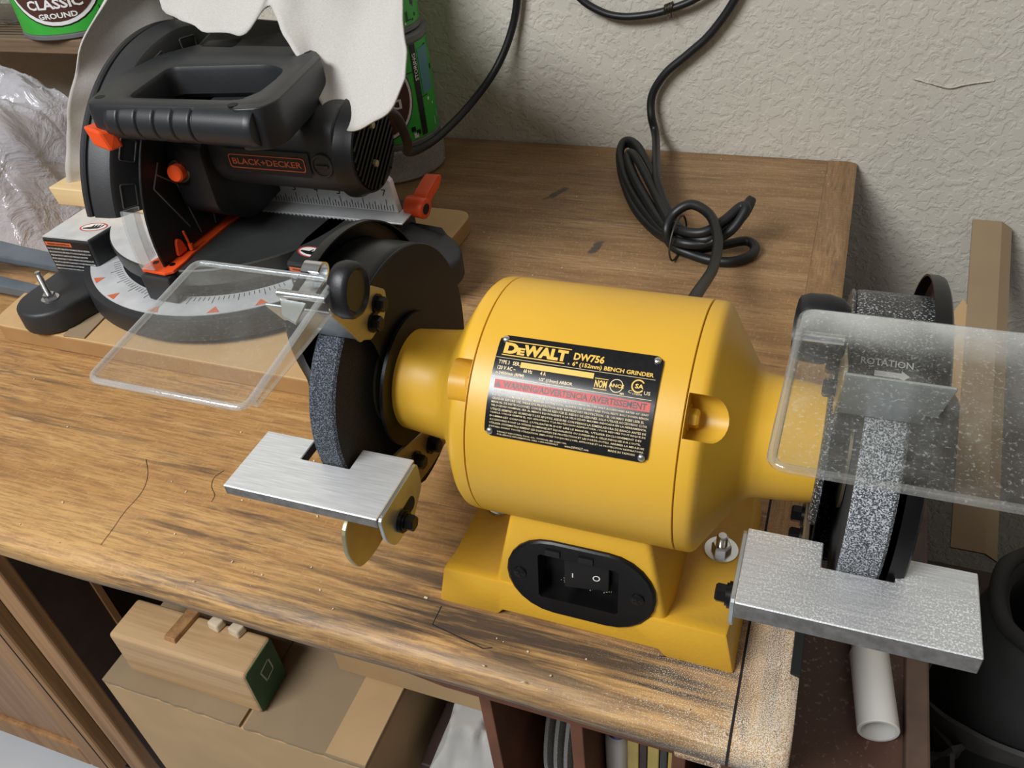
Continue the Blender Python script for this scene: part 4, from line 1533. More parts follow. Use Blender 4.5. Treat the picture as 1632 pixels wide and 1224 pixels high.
    p = [(rx + s * 0.030 * math.cos(R_(a)), ry + 0.030 * math.sin(R_(a))) for a in range(-90, 91, 12)] + [(CX + s * 0.165, 0.662), (CX + s * 0.165, 0.595)]
    pz_(bm, p, 0.0195, 0.0620)
    for v in bm.verts:
        if v.co.z > 0.05:
            v.co.z -= 0.35 * max(0.0, abs(v.co.x - CX) - 0.195)
    obj('rear_lug', bm, 'charcoal', base, smooth=35, bevel=0.004, seg=2)
# rear bridge carrying the fence
bm = B()
box(bm, CX - 0.178, CX + 0.178, 0.634, 0.668, 0.020, 0.0795)
obj('rear_bridge', bm, 'charcoal', base, bevel=0.002)
# turntable with slot plate
bm = B()
lathe(bm, (CX, CY, 0.0600), (0, 0, 1), [(0, 0.0), (0, 0.125), (0.003, 0.1295), (0.0185, 0.1310), (0.0200, 0.1300), (0.0200, 0.0)], 96)
tt = obj('turntable', bm, ['table'], saw, smooth=30)
bm = B()
pz_(bm, arcpts(0.1298, -170, -97, 22) + [(CX - 0.012, CY - 0.02), (CX - 0.09, CY - 0.01)], 0.0801, 0.0806)
obj('turntable_face', bm, 'cast', tt)
bm = B()
for k in range(34):
    x = CX + 0.026 + 0.0045 * k
    if x < CX + 0.170:
        box(bm, x, x + 0.0022, 0.6170, 0.6335, 0.0795, 0.0812)
o = obj('table_ribs', bm, 'cast', tt)
o['kind'] = 'stuff'
bm = B()
pz_(bm, [(-0.5790, 0.500), (-0.5770, 0.4920), (-0.5500, 0.4900), (-0.5440, 0.4960), (-0.5440, 0.515), (-0.5460, 0.528), (-0.5460, 0.660), (-0.5740, 0.660), (-0.5740, 0.520)], 0.0795, 0.0826)
kp = obj('slot_plate', bm, 'orange', saw, bevel=0.0008)
bm = B()
box(bm, -0.5655, -0.5600, 0.512, 0.655, 0.0815, 0.0829)
obj('blade_slot', bm, 'void', kp)
for x, y in ((-0.5710, 0.505), (-0.5520, 0.505), (-0.5535, 0.532)):
    bm = B()
    lathe(bm, (x, y, 0.0824), (0, 0, 1), [(0, 0.0030), (0.0005, 0.0028), (0.0004, 0)], 14)
    obj('slot_screw', bm, 'black_metal', kp)
bm = B()
pz_(bm, [(-0.578, 0.488), (-0.545, 0.487), (-0.547, 0.500), (-0.577, 0.502)], 0.052, 0.078)
obj('slot_nose', bm, 'charcoal', kp, bevel=0.002)
# fence halves with the printed inch scale
for s in (-1, 1):
    bm = B()
    if s > 0:
        poly = [(-0.5330, 0.0815), (-0.3850, 0.0815), (-0.3890, 0.1130), (-0.3925, 0.1170), (-0.4020, 0.1175), (-0.4080, 0.1140), (-0.4150, 0.1105), (-0.4400, 0.1100), (-0.4480, 0.1080), (-0.5330, 0.1080)]
    else:
        poly = [(-0.5930, 0.0815), (-0.7410, 0.0815), (-0.7370, 0.1000), (-0.5930, 0.1000)]
    py_(bm, poly, 0.6370, 0.6450)
    fe = obj('fence', bm, 'ruler', saw, bevel=0.0006, seg=1)
    if s > 0:
        bm = B()
        box(bm, -0.5330, -0.3720, 0.6180, 0.6450, 0.0797, 0.0815)
        obj('fence_foot', bm, 'cast', fe, bevel=0.0004, seg=1)
        bm = B()
        q = lambda u, v: Vector((u, 0.63675, v))
        for k in range(0, 16 * 7):
            x = -0.3962 + (k - 96) * 0.0254 / 16 if False else -0.5232 + 0.0254 * (k / 8.0)
            if x > -0.389:
                break
            h = 0.0115 if k % 8 == 0 else (0.0085 if k % 4 == 0 else (0.0068 if k % 2 == 0 else 0.0052))
            patch(bm, [(x - 0.00038, 0.0833), (x + 0.00038, 0.0833), (x + 0.00038, 0.0833 + h), (x - 0.00038, 0.0833 + h)], q)
        for i, t in enumerate('234567'):
            x = -0.5232 + 0.0254 * i
            letter(bm, t, q, x - 0.0030, x + 0.0016, 0.0962 if i < 4 else 0.0985, 0.1030 if i < 4 else 0.1052, 0.005, 3)
        flatobj('inch_scale', bm, 'black_ink', fe)
bm = B()
cyl(bm, (-0.3790, 0.6480, 0.0850), (-0.3590, 0.6450, 0.0840), 0.0100, 20)
cl = obj('fence_lock', bm, 'orange', saw, smooth=40, bevel=0.001)
bm = B()
px_(bm, roundpoly([(0.640, 0.086), (0.655, 0.084), (0.682, 0.090), (0.690, 0.098), (0.682, 0.102), (0.652, 0.095)], 0.004, 3), -0.3740, -0.3600)
obj('lock_lever', bm, 'orange', cl, bevel=0.0015, seg=2)
bm = B()
lathe(bm, (-0.3590, 0.6450, 0.0840), (1, -0.14, -0.05), [(0.0002, 0.0055), (0.0004, 0.0)], 16)
obj('lock_socket', bm, 'void', cl)

# saw head ------------------------------------------------------------
GY, GZ, GR = 0.635, 0.105, 0.1475
hd = None


def gpol(r, t):
    return (GY - r * math.cos(R_(t)), GZ + r * math.sin(R_(t)))


def arcband(bm, prof, t0, t1, n=56):
    rows = [[bm.verts.new((x, *gpol(r, t0 + (t1 - t0) * k / n))) for x, r in prof] for k in range(n + 1)]
    m = len(prof)
    for a, b in zip(rows, rows[1:]):
        for q in range(m):
            bm.faces.new((a[q], a[(q + 1) % m], b[(q + 1) % m], b[q]))
    bm.faces.new(rows[0])
    bm.faces.new(rows[-1][::-1])


bm = B()
arcband(bm, [(-0.6150, 0.020), (-0.6150, 0.1440), (-0.6130, 0.1470), (-0.6090, 0.1475), (-0.6075, 0.1462), (-0.6070, 0.1440), (-0.6055, 0.1440), (-0.6050, 0.1462),
             (-0.6030, 0.1472), (-0.5900, 0.1455), (-0.5840, 0.1430), (-0.5820, 0.1400), (-0.5790, 0.1130), (-0.5810, 0.1110), (-0.6000, 0.1100), (-0.6000, 0.020)], 11, 168, 64)
ug = obj('blade_guard', bm, 'charcoal', saw, smooth=32)
for t in (18, 36, 56, 76, 96):
    bm = B()
    c = []
    for k in range(4):
        pass

    def qp(dr, dt, x):
        return Vector((x + (0.1265 - dr) * 0.0, *gpol(dr, t + dt)))
    ring = [(0.1190, -4.5), (0.1190, 4.5), (0.1350, 4.5), (0.1350, -4.5)]
    ctr = (0.1270, 0)
    path = []
    for (r, d) in roundpoly([(p[0] * 1000, p[1] * 2.2) for p in ring], 1.8, 3):
        path.append(qp(r / 1000, d / 2.2, -0.5790 - (r / 1000 - 0.113) * 0.108 - 0.0002))
    tube(bm, path, 0.0008, 6, True)
    obj('guard_panel_rib', bm, 'rib_highlight', ug, smooth=60)
# saw blade and the lower guard fan
bm = B()
n = 60
tooth = []
for k in range(n):
    a = 360 / n * k
    tooth += [gpol(0.1240, a), gpol(0.1285, a + 4.2), gpol(0.1240, a + 4.8)]
px_(bm, [(y, max(z, 0.0700)) for y, z in tooth], -0.5640, -0.5620)
obj('saw_blade', bm, 'steel', saw)
bm = B()
fan = [gpol(0.1375, t) for t in range(40, -11, -5)] + [(0.520, 0.0835), (0.600, 0.0835), (0.640, 0.100), (0.630, 0.170)]
px_(bm, fan, -0.5580, -0.5555)
lgd = obj('lower_guard', bm, 'black_plastic', saw, bevel=0.0005, seg=1)
bm = B()
arcband(bm, [(-0.5740, 0.1260), (-0.5740, 0.1470), (-0.5590, 0.1470), (-0.5590, 0.1455), (-0.5725, 0.1455), (-0.5725, 0.1260)], -8, 14, 14)
obj('clear_guard_lip', bm, 'rim', lgd)
for (a, b) in (((0.545, 0.100), (0.520, 0.150)), ((0.520, 0.150), (0.535, 0.168)), ((0.556, 0.088), (0.548, 0.142)), ((0.548, 0.142), (0.528, 0.160)), ((0.578, 0.086), (0.590, 0.150))):
    bm = B()
    tube(bm, [Vector((-0.5552, *a)), Vector((-0.5552, *b))], 0.0008, 6)
    obj('guard_rib', bm, 'rib_highlight', lgd)
bm = B()
px_(bm, roundpoly([(0.516, 0.0840), (0.530, 0.0840), (0.527, 0.096), (0.522, 0.100), (0.519, 0.096)], 0.002, 2), -0.5555, -0.5525)
obj('guard_pointer', bm, 'orange', lgd, bevel=0.0005, seg=1)
bm = B()
tube(bm, [Vector((-0.5490, 0.531, 0.086)), Vector((-0.5495, 0.529, 0.104))], 0.0011, 6)
tube(bm, [Vector((-0.5490, 0.531, 0.084)), Vector((-0.5490, 0.531, 0.090))], 0.0022, 8)
o = obj('guard_clip', bm, 'orange', lgd, smooth=60)
# gear housing with its arm, the lock button
bm = B()
poly = roundpoly([(0.5450, 0.1180), (0.5450, 0.1800), (0.6050, 0.1920), (0.6200, 0.2360), (0.6700, 0.2420), (0.7000, 0.2200), (0.7000, 0.1000), (0.5900, 0.0880)], 0.010, 4)
px_(bm, poly, -0.5535, -0.5150)
gh = obj('gear_housing', bm, 'black_plastic', saw, smooth=35, bevel=0.003, seg=2)
bm = B()
lathe(bm, (-0.5440, 0.5460, 0.1560), (0.1, -1, 0.1), [(0, 0.0105), (0.002, 0.0105), (0.002, 0.0085), (0.0, 0.0085)], 24)
obj('button_collar', bm, 'olive_shaft', gh, smooth=35)
bm = B()
lathe(bm, (-0.5440, 0.5460, 0.1560), (0.1, -1, 0.1), [(0, 0), (0, 0.0078), (0.0080, 0.0078), (0.0095, 0.0065), (0.0095, 0)], 24)
obj('lock_button', bm, 'orange', gh, smooth=35)
bm = B()
box(bm, -0.560, -0.520, 0.690, 0.740, 0.060, 0.220)
obj('pivot_arm', bm, 'charcoal', gh, bevel=0.006, seg=3)
# motor
MY, MZ, MR = 0.598, 0.165, 0.0425
bm = B()
poly = [(MY + MR * math.cos(R_(a)), MZ + MR * math.sin(R_(a))) for a in range(-150, 150, 10)]
poly = roundpoly([(0.5555, 0.1540), (0.5720, 0.1330), (0.5960, 0.1275), (0.6200, 0.1320), (0.6420, 0.1560), (0.6420, 0.1800), (0.6200, 0.2060), (0.5800, 0.2080), (0.5600, 0.1960)], 0.012, 4)
px_(bm, poly, -0.5200, -0.3880)
mo = obj('motor_housing', bm, 'charcoal', saw, smooth=35, bevel=0.002, seg=2)
bm = B()
lathe(bm, (-0.3900, MY, MZ), AX, [(0, 0), (0, 0.0430), (0.004, 0.0425), (0.0100, 0.0395), (0.0160, 0.0375), (0.0170, 0.0360), (0.0155, 0.0350), (0.0155, 0)], 56)
cap = obj('motor_cap', bm, 'black_plastic', mo, smooth=35)
for k in range(-6, 7):
    v = 0.0058 * k
    h = math.sqrt(max(0.0, 0.0346 ** 2 - v * v))
    ca, sa = math.cos(R_(38)), math.sin(R_(38))
    bm = B()
    a, b = (-h * ca - v * sa * -1, -h * sa - v * ca), (h * ca + v * sa, h * sa - v * ca)
    d = Vector((ca, sa))
    nrm_ = Vector((-sa, ca)) * 0.0011
    c0 = nrm_.normalized() * v
    p = [c0 - d * h - nrm_, c0 + d * h - nrm_, c0 + d * h + nrm_, c0 - d * h + nrm_]
    px_(bm, [(MY + q.x, MZ + q.y) for q in p], -0.3750, -0.3722)
    obj('vent_slat', bm, 'black_plastic', cap)
for dy, dz in ((0.002, 0.020), (-0.004, -0.012)):
    bm = B()
    lathe(bm, (-0.3735, MY + dy, MZ + dz), AX, [(0, 0.0035), (0.0030, 0.0030), (0.0032, 0)], 14)
    obj('cap_screw', bm, 'zinc', cap, smooth=40)
bm = B()
by = 0.5552


def mb(u, v):
    return Vector((u, by - 0.0004, v))


gridpatch(bm, -0.4985, -0.4120, 0.1545, 0.1765, lambda u, v: Vector((u, by, v)), 1, 1, 0)
o1, i1 = rrect(-0.4940, -0.4165, 0.1590, 0.1718, 0.0030, 4), rrect(-0.4930, -0.4175, 0.1599, 0.1709, 0.0024, 4)
va, vb = [bm.verts.new(mb(*p)) for p in o1], [bm.verts.new(mb(*p)) for p in i1]
for i in range(len(va)):
    bm.faces.new((va[i], va[(i + 1) % len(va)], vb[(i + 1) % len(va)], vb[i])).material_index = 1
letter(bm, 'BLACK+DECKER', mb, -0.4905, -0.4200, 0.1626, 0.1683, 0.022, 3, 1)
flatobj('maker_badge', bm, ['black_plastic', 'orange_ink'], mo)
bm = B()
lathe(bm, (-0.4000, 0.5560, 0.1660), (0, -1, 0.05), [(0, 0.0105), (0.0016, 0.0100), (0.0016, 0.0085), (0.0006, 0.0082), (0.0010, 0)], 28)
hexa(bm, [(-0.4000 + a, 0.5546 - c, 0.1660 + b) for c in (0, 0.0008) for a, b in ((-0.006, -0.0010), (0.006, -0.0010), (0.006, 0.0010), (-0.006, 0.0010))])
obj('brush_cap', bm, 'charcoal', mo, smooth=35)
# D handle
out = [(-0.5655, 0.4930), (-0.5860, 0.5530), (-0.5830, 0.6090), (-0.5560, 0.6450), (-0.4380, 0.6430), (-0.4170, 0.6120), (-0.4000, 0.5160), (-0.4040, 0.5040), (-0.4400, 0.4985), (-0.5480, 0.4930)]
hole = [(-0.5360, 0.5120), (-0.5480, 0.5790), (-0.4550, 0.5930), (-0.4340, 0.5830), (-0.4230, 0.5270), (-0.4330, 0.5170)]
ro, rh = roundpoly(out, 0.012, 4), roundpoly(hole, 0.010, 6)
bm = B()
HT, HB = 0.2370, 0.2075


def loops(bm, ro, rh, zt, zb, inset):
    co = Vector((sum(p[0] for p in ro) / len(ro), sum(p[1] for p in ro) / len(ro)))

    def off(poly, d):
        m = len(poly)
        res = []
        for i in range(m):
            a, p, b = Vector(poly[i - 1]), Vector(poly[i]), Vector(poly[(i + 1) % m])
            t = (b - a)
            if t.length < 1e-9:
                res.append(p)
                continue
            t.normalize()
            nn = Vector((t.y, -t.x))
            res.append(p + nn * d)
        return res
    area_ = sum(ro[i - 1][0] * ro[i][1] - ro[i][0] * ro[i - 1][1] for i in range(len(ro)))
    so = -1 if area_ > 0 else 1
    ah = sum(rh[i - 1][0] * rh[i][1] - rh[i][0] * rh[i - 1][1] for i in range(len(rh)))
    sh_ = 1 if ah > 0 else -1
    O = [[bm.verts.new((p[0], p[1], z)) for p in off(ro, so * d)] for d, z in ((inset, zt), (0.0015, zt - 0.0015), (0, zt - inset), (0, zb + inset), (inset, zb))]
    I = [[bm.verts.new((p[0], p[1], z)) for p in off(rh, sh_ * d)] for d, z in ((inset, zt), (0.0015, zt - 0.0015), (0, zt - inset), (0, zb + inset), (inset, zb))]
    for S in (O, I):
        for a, b in zip(S, S[1:]):
            for i in range(len(a)):
                bm.faces.new((a[i], a[(i + 1) % len(a)], b[(i + 1) % len(a)], b[i]))
    for k in (0, -1):
        ed = []
        for S in (O[k], I[k]):
            for i in range(len(S)):
                e = bm.edges.get((S[i], S[(i + 1) % len(S)])) or bm.edges.new((S[i], S[(i + 1) % len(S)]))
                ed.append(e)
        bmesh.ops.triangle_fill(bm, use_beauty=True, use_dissolve=False, edges=ed)


loops(bm, ro, rh, HT, HB, 0.005)
ha = obj('handle', bm, 'navy_plastic', saw, smooth=40)
bm = B()
pz_(bm, roundpoly([(-0.4260, 0.4955), (-0.4030, 0.5010), (-0.3975, 0.5180), (-0.4145, 0.6140), (-0.4320, 0.6140), (-0.4235, 0.5300), (-0.4300, 0.5190)], 0.006, 3), 0.2040, 0.2369)
obj('handle_side', bm, 'navy_plastic', ha, smooth=35, bevel=0.005, seg=3)
bm = B()
gy, gz, g0, g1 = 0.5050, 0.2208, -0.5480, -0.4090
ng = 220
rows = []
for k in range(ng + 1):
    x = g0 + (g1 - g0) * k / ng
    r = 1.0
    for gx in (-0.533, -0.5155, -0.498, -0.4805, -0.463):
        r -= 0.13 * math.exp(-((x - gx) / 0.0010) ** 2)
    e = min(1.0, (k + 0.6) / 8.0, (ng - k + 0.6) / 8.0)
    r *= 0.86 + 0.14 * math.sqrt(e)
    rows.append([bm.verts.new((x, gy + 0.0165 * r * math.cos(t * 2 * PI / 24), gz + 0.0158 * r * math.sin(t * 2 * PI / 24))) for t in range(24)])
for a, b in zip(rows, rows[1:]):
    for i in range(24):
        bm.faces.new((a[i], a[(i + 1) % 24], b[(i + 1) % 24], b[i]))
bm.faces.new(rows[0][::-1])
bm.faces.new(rows[-1])
obj('grip', bm, 'navy_plastic', ha, smooth=50)
bm = B()
hexa(bm, [(-0.5690, 0.4900, 0.2020), (-0.5510, 0.4880, 0.1985), (-0.5470, 0.5000, 0.1985), (-0.5650, 0.5060, 0.2020), (-0.5720, 0.4890, 0.2190), (-0.5550, 0.4870, 0.2160), (-0.5480, 0.4980, 0.2130), (-0.5690, 0.5080, 0.2170)])
obj('lock_off_trigger', bm, 'orange', ha, bevel=0.002, seg=2)
bm = B()
hexa(bm, [(-0.5330, 0.5120, 0.2120), (-0.5130, 0.5120, 0.2120), (-0.5130, 0.5280, 0.2120), (-0.5330, 0.5280, 0.2120), (-0.5290, 0.5130, 0.2300), (-0.5170, 0.5130, 0.2300), (-0.5170, 0.5270, 0.2280), (-0.5290, 0.5270, 0.2280)])
obj('trigger', bm, 'orange', ha, bevel=0.0015, seg=2)
for x, y in ((-0.5590, 0.5060), (-0.5690, 0.6000), (-0.4360, 0.6230), (-0.4290, 0.5040)):
    bm = B()
    lathe(bm, (x, y, HT - 0.0002), (0, 0, 1), [(0, 0.0040), (0.0004, 0.0040), (0.0004, 0.0)], 18)
    obj('screw_well', bm, 'void', ha)
# webs joining handle, gear housing and motor
bm = B()
hexa(bm, [(-0.575, 0.612, 0.180), (-0.430, 0.612, 0.180), (-0.430, 0.690, 0.180), (-0.575, 0.690, 0.180), (-0.560, 0.622, 0.2350), (-0.440, 0.622, 0.2350), (-0.445, 0.680, 0.2440), (-0.565, 0.690, 0.2480)])
obj('head_neck', bm, 'black_plastic', gh, bevel=0.006, seg=3)
bm = B()
hexa(bm, [(-0.4850, 0.566, 0.185), (-0.4200, 0.566, 0.185), (-0.4200, 0.635, 0.185), (-0.4850, 0.635, 0.185), (-0.4780, 0.572, 0.2120), (-0.4260, 0.572, 0.2120), (-0.4300, 0.630, 0.2160), (-0.4780, 0.630, 0.2160)])
obj('handle_web', bm, 'black_plastic', mo, bevel=0.005, seg=2)
# cord
bm = B()
tube(bm, smooth_path([(-0.380, 0.632, 0.185), (-0.376, 0.650, 0.172), (-0.392, 0.690, 0.130), (-0.428, 0.750, 0.091), (-0.447, 0.810, 0.066), (-0.448, 0.865, 0.058), (-0.432, 0.925, 0.072), (-0.408, 0.962, 0.103), (-0.390, 0.980, 0.141), (-0.378, 0.984, 0.184), (-0.372, 0.985, 0.25)], 8), 0.0047, 12)
obj('power_cord', bm, 'black_rubber', saw, smooth=60)

bm = B()
py_(bm, [(-0.7680, 0.0812), (-0.6280, 0.0812), (-0.6280, 0.1010), (-0.7720, 0.1010)], 0.5880, 0.6180)
tag(obj('pine_offcut', bm, 'pine', bevel=0.0012), 'pale pine offcut lying on the left wing of the mitre saw', 'wood block')

# ------------------------------------------------------------------ cotton cloth thrown over the saw
F = [(-0.770, 0.600, 0.082), (-0.748, 0.600, 0.120), (-0.728, 0.602, 0.160), (-0.706, 0.605, 0.195), (-0.690, 0.610, 0.220), (-0.668, 0.615, 0.248), (-0.648, 0.622, 0.268), (-0.625, 0.640, 0.290),
     (-0.608, 0.660, 0.285), (-0.592, 0.648, 0.262), (-0.568, 0.636, 0.2575), (-0.540, 0.628, 0.254), (-0.512, 0.624, 0.250), (-0.494, 0.628, 0.252), (-0.482, 0.652, 0.268), (-0.470, 0.636, 0.262),
     (-0.452, 0.622, 0.248), (-0.430, 0.605, 0.230), (-0.408, 0.585, 0.209), (-0.387, 0.572, 0.193), (-0.368, 0.568, 0.194), (-0.350, 0.567, 0.202), (-0.334, 0.570, 0.212), (-0.323, 0.580, 0.233)]
Bk = [(-0.628, 0.668, 0.080), (-0.628, 0.670, 0.122), (-0.628, 0.672, 0.164), (-0.628, 0.676, 0.202), (-0.628, 0.684, 0.230), (-0.628, 0.700, 0.262), (-0.626, 0.725, 0.282), (-0.624, 0.750, 0.294),
      (-0.620, 0.770, 0.296), (-0.596, 0.770, 0.292), (-0.570, 0.770, 0.292), (-0.545, 0.770, 0.294), (-0.520, 0.770, 0.296), (-0.502, 0.770, 0.298), (-0.490, 0.770, 0.300), (-0.478, 0.770, 0.298),
      (-0.462, 0.765, 0.290), (-0.450, 0.755, 0.284), (-0.438, 0.750, 0.280), (-0.426, 0.740, 0.278), (-0.414, 0.730, 0.276), (-0.402, 0.720, 0.276), (-0.390, 0.710, 0.276), (-0.380, 0.700, 0.276)]
fp_, bp_ = smooth_path(F, 5), smooth_path(Bk, 5)
bm = B()
nr = 26
g = []
for i, (a, b) in enumerate(zip(fp_, bp_)):
    row = []
    for j in range(nr + 1):
        t = j / nr
        p = a.lerp(b, t)
        p.z += 0.022 * math.sin(PI * t) * (0.4 + 0.6 * nz(i * 0.05, 2, 0))
        w = min(1.0, t * 6)
        dn = nz(p.x * 13, p.y * 6, p.z * 13) + 0.6 * (1 - 2 * abs(nz(p.x * 11 + p.y * 7, p.y * 3, p.z * 9 + 5)))
        d2 = nz(p.x * 40 + 7, p.y * 22, p.z * 40)
        p += Vector((0.011 * dn * w + 0.002 * d2, 0.006 * d2, 0.013 * max(-0.5, dn) * w + 0.003 * d2))
        row.append(bm.verts.new(p))
    g.append(row)
for a, b in zip(g, g[1:]):
    for j in range(nr):
        bm.faces.new((a[j], b[j], b[j + 1], a[j + 1]))
o = obj('drop_cloth', bm, 'cloth', smooth=180)
tag(o, 'off-white cotton cloth draped over the back of the mitre saw', 'cloth')
md = o.modifiers.new('thickness', 'SOLIDIFY')
md.thickness = 0.0016
md.offset = -1

# ------------------------------------------------------------------ cans, tub, jar on riser behind the saw


def can(cx, cy, z0, r, h, name, label, flip=False, yaw=0.0, words=('DECAF', 'CLASSIC', 'GROUND'), drop=0.0, wide=0.047):
    t = thing(name, label, 'can', (cx, cy, z0), 'coffee cans behind the saw')
    bm = B()
    lathe(bm, (cx, cy, z0), (0, 0, 1), [(0, 0), (0, r - 0.003), (0.002, r), (0.006, r), (0.007, r - 0.0015), (h - 0.009, r - 0.0015), (h - 0.008, r), (h - 0.002, r), (h, r - 0.003), (h, 0)], 64)
    obj('can_body', bm, 'can_grey', t, smooth=35)
    bm = B()
    lathe(bm, (cx, cy, z0 + 0.008), (0, 0, 1), [(0, r - 0.0009), (h - 0.018, r - 0.0009)], 64)
    lb = obj('can_label', bm, 'can_green', t, smooth=60)

    def cp(u, v, d=0.0):
        if flip:
            u, v = -u, -v
        a = -PI / 2 + yaw + u / r
        return Vector((cx + (r - 0.0009 + d) * math.cos(a), cy + (r - 0.0009 + d) * math.sin(a), z0 + h / 2 + v))
    bm = B()
    n = 40
    oa, ob = wide * r / 0.065, 0.40 * h
    for k, (sa_, mi, d) in enumerate(((1.0, 2, 0.0002), (0.97, 1, 0.0004), (0.90, 0, 0.0006))):
        rings = [[bm.verts.new(cp(oa * sa_ * q * math.cos(2 * PI * i / n), ob * sa_ * q * math.sin(2 * PI * i / n), d)) for i in range(n)] for q in (0.05, 0.25, 0.5, 0.75, 1.0)]
        bm.faces.new(rings[0]).material_index = mi
        for a, b in zip(rings, rings[1:]):
            for i in range(n):
                bm.faces.new((a[i], a[(i + 1) % n], b[(i + 1) % n], b[i])).material_index = mi
    for w, (x, y, hh) in zip(words, ((0.030, 0.002, 0.0115), (0.030, -0.0140, 0.0115), (0.021, -0.0250, 0.0065))):
        letter(bm, w, lambda u, v: cp(u, v, 0.0010), -x * r / 0.065, x * r / 0.065, y - drop, y + hh - drop, 0.03, 2, 1)
    flatobj('can_emblem', bm, ['can_brown', 'white_ink', 'black_ink'], lb)
    rnd = random.Random(int(abs(cx) * 1000))
    bm = B()
    for k in range(90):
        u = rnd.uniform(-1.5, 1.5) * r
        v = rnd.uniform(-0.42, 0.42) * h
        if (u / oa) ** 2 + (v / ob) ** 2 < 1.15:
            continue
        a, b = rnd.choice(((0.0018, 0.0018), (0.0050, 0.0006), (0.0006, 0.0050), (0.0012, 0.0012), (0.0030, 0.0030)))
        patch(bm, [(u - a, v - b), (u + a, v - b), (u + a, v + b), (u - a, v + b)], lambda u, v: cp(u, v, 0.0004), rnd.choice((0, 0, 0, 1)))
    o = flatobj('circuit_pattern', bm, ['black_ink', 'white_ink'], lb)
    o['kind'] = 'stuff'
    if flip:
        bm = B()
        gridpatch(bm, 0.060 * -1, 0.060 * -1 + 0.009, -0.42 * h, 0.42 * h, lambda u, v: cp(u, v, 0.0006), 3, 6, 0)
        gridpatch(bm, 0.051 * -1 - 0.034, 0.051 * -1 - 0.012, -0.36 * h, 0.05 * h, lambda u, v: cp(u, v, 0.0005), 4, 4, 1)
        q = lambda u, v: cp(-0.0555 + (-(v)), u, 0.0009)
        letter(bm, 'STORING', lambda u, v: cp(-0.0585 + v, -u, 0.0009), 0.012, 0.043, 0.0, 0.0055, 0.02, 2, 2)
        flatobj('storing_strip', bm, ['black_ink', 'teal_ink', 'white_ink'], lb)
    return t


bm = B()
lathe(bm, (-0.532, 0.902, 0.0005), (0, 0, 1), [(0, 0), (0, 0.058), (0.004, 0.063), (0.040, 0.0645), (0.042, 0.0625), (0.005, 0.0605), (0.002, 0.056), (0.002, 0)], 56)
tag(obj('plastic_tub', bm, 'clear_tub', smooth=40), 'cloudy clear plastic tub under the stacked green cans by the wall', 'tub')
can(-0.532, 0.902, 0.0430, 0.0625, 0.1270, 'coffee_can', 'upside-down green coffee can on a cloudy tub by the wall', True, 0.35)
can(-0.536, 0.902, 0.1705, 0.0615, 0.1250, 'coffee_can', 'upper green coffee can stacked on the upside-down one', False, 0.30)
can(-0.962, 0.895, 0.1735, 0.0760, 0.1600, 'coffee_can', 'bright green coffee can on the wooden riser left of the cloth', False, 0.45, drop=0.0285, wide=0.060)
bm = B()
rs = thing('wooden_riser', 'old brown wooden riser against the wall behind the plastic bag', 'riser', (-1.10, 0.91, 0))
box(bm, -1.40, -0.845, 0.830, 0.985, 0.155, 0.173)
obj('riser_board', bm, 'riser', rs, bevel=0.0015)
for x in (-1.395, -0.866):
    bm = B()
    box(bm, x, x + 0.016, 0.840, 0.984, 0.0005, 0.155)
    obj('riser_leg', bm, 'riser', rs, bevel=0.001)
for k in range(7):
    bm = B()
    box(bm, -1.30, -1.0, 0.846 + 0.010 * k, 0.8475 + 0.010 * k, 0.1727, 0.1734)
    obj('board_groove', bm, 'crack', rs)
bm = B()
d = Vector((-0.25, -1, 0.0)).normalized()
lathe(bm, Vector((-1.074, 0.965, 0.2175)), d, [(0, 0.0), (0, 0.040), (0.004, 0.044), (0.080, 0.044), (0.088, 0.039), (0.102, 0.039), (0.102, 0.0368), (0.087, 0.0368), (0.079, 0.0418), (0.006, 0.0418), (0.003, 0.0)], 48)
tag(obj('glass_jar', bm, 'jar', smooth=35), 'clear jar lying on its side on the wooden riser', 'jar')

# clear bag, a crumpled film
bm = B()
NX, NY = 84, 84
g = []
for j in range(NY + 1):
    row = []
    for i in range(NX + 1):
        u, v = i / NX, j / NY
        x, y = -1.26 + 0.42 * u, 0.580 + 0.245 * v
        e = min(1, 5 * u, 5 * (1 - u), 5 * v, 5 * (1 - v))
        e = e * e * (3 - 2 * e)
        big = 0.090 + 0.050 * nz(u * 2.6 + 3, v * 2.6, 1.7) + 0.075 * v
        def fold(s, o):
            return 1 - abs(nz(u * s + o, v * s * 0.8 - o, o)) * 2
        z = e * (big + 0.020 * fold(5, 1.3) + 0.010 * fold(11, 4.1) + 0.005 * fold(24, 2.2))
        lowf = 1.0 if v > 0.35 else 0.35 + 0.65 * (v / 0.35)
        row.append(bm.verts.new((x + 0.010 * nz(u * 9, v * 9, 5), y + 0.010 * nz(u * 9, v * 9, 9), max(0.0012, z * lowf))))
    g.append(row)
for j in range(NY):
    for i in range(NX):
        bm.faces.new((g[j][i], g[j][i + 1], g[j + 1][i + 1], g[j + 1][i]))
tag(obj('plastic_bag', bm, 'bag', smooth=35), 'crumpled clear plastic bag heaped on the bench left of the mitre saw', 'bag')

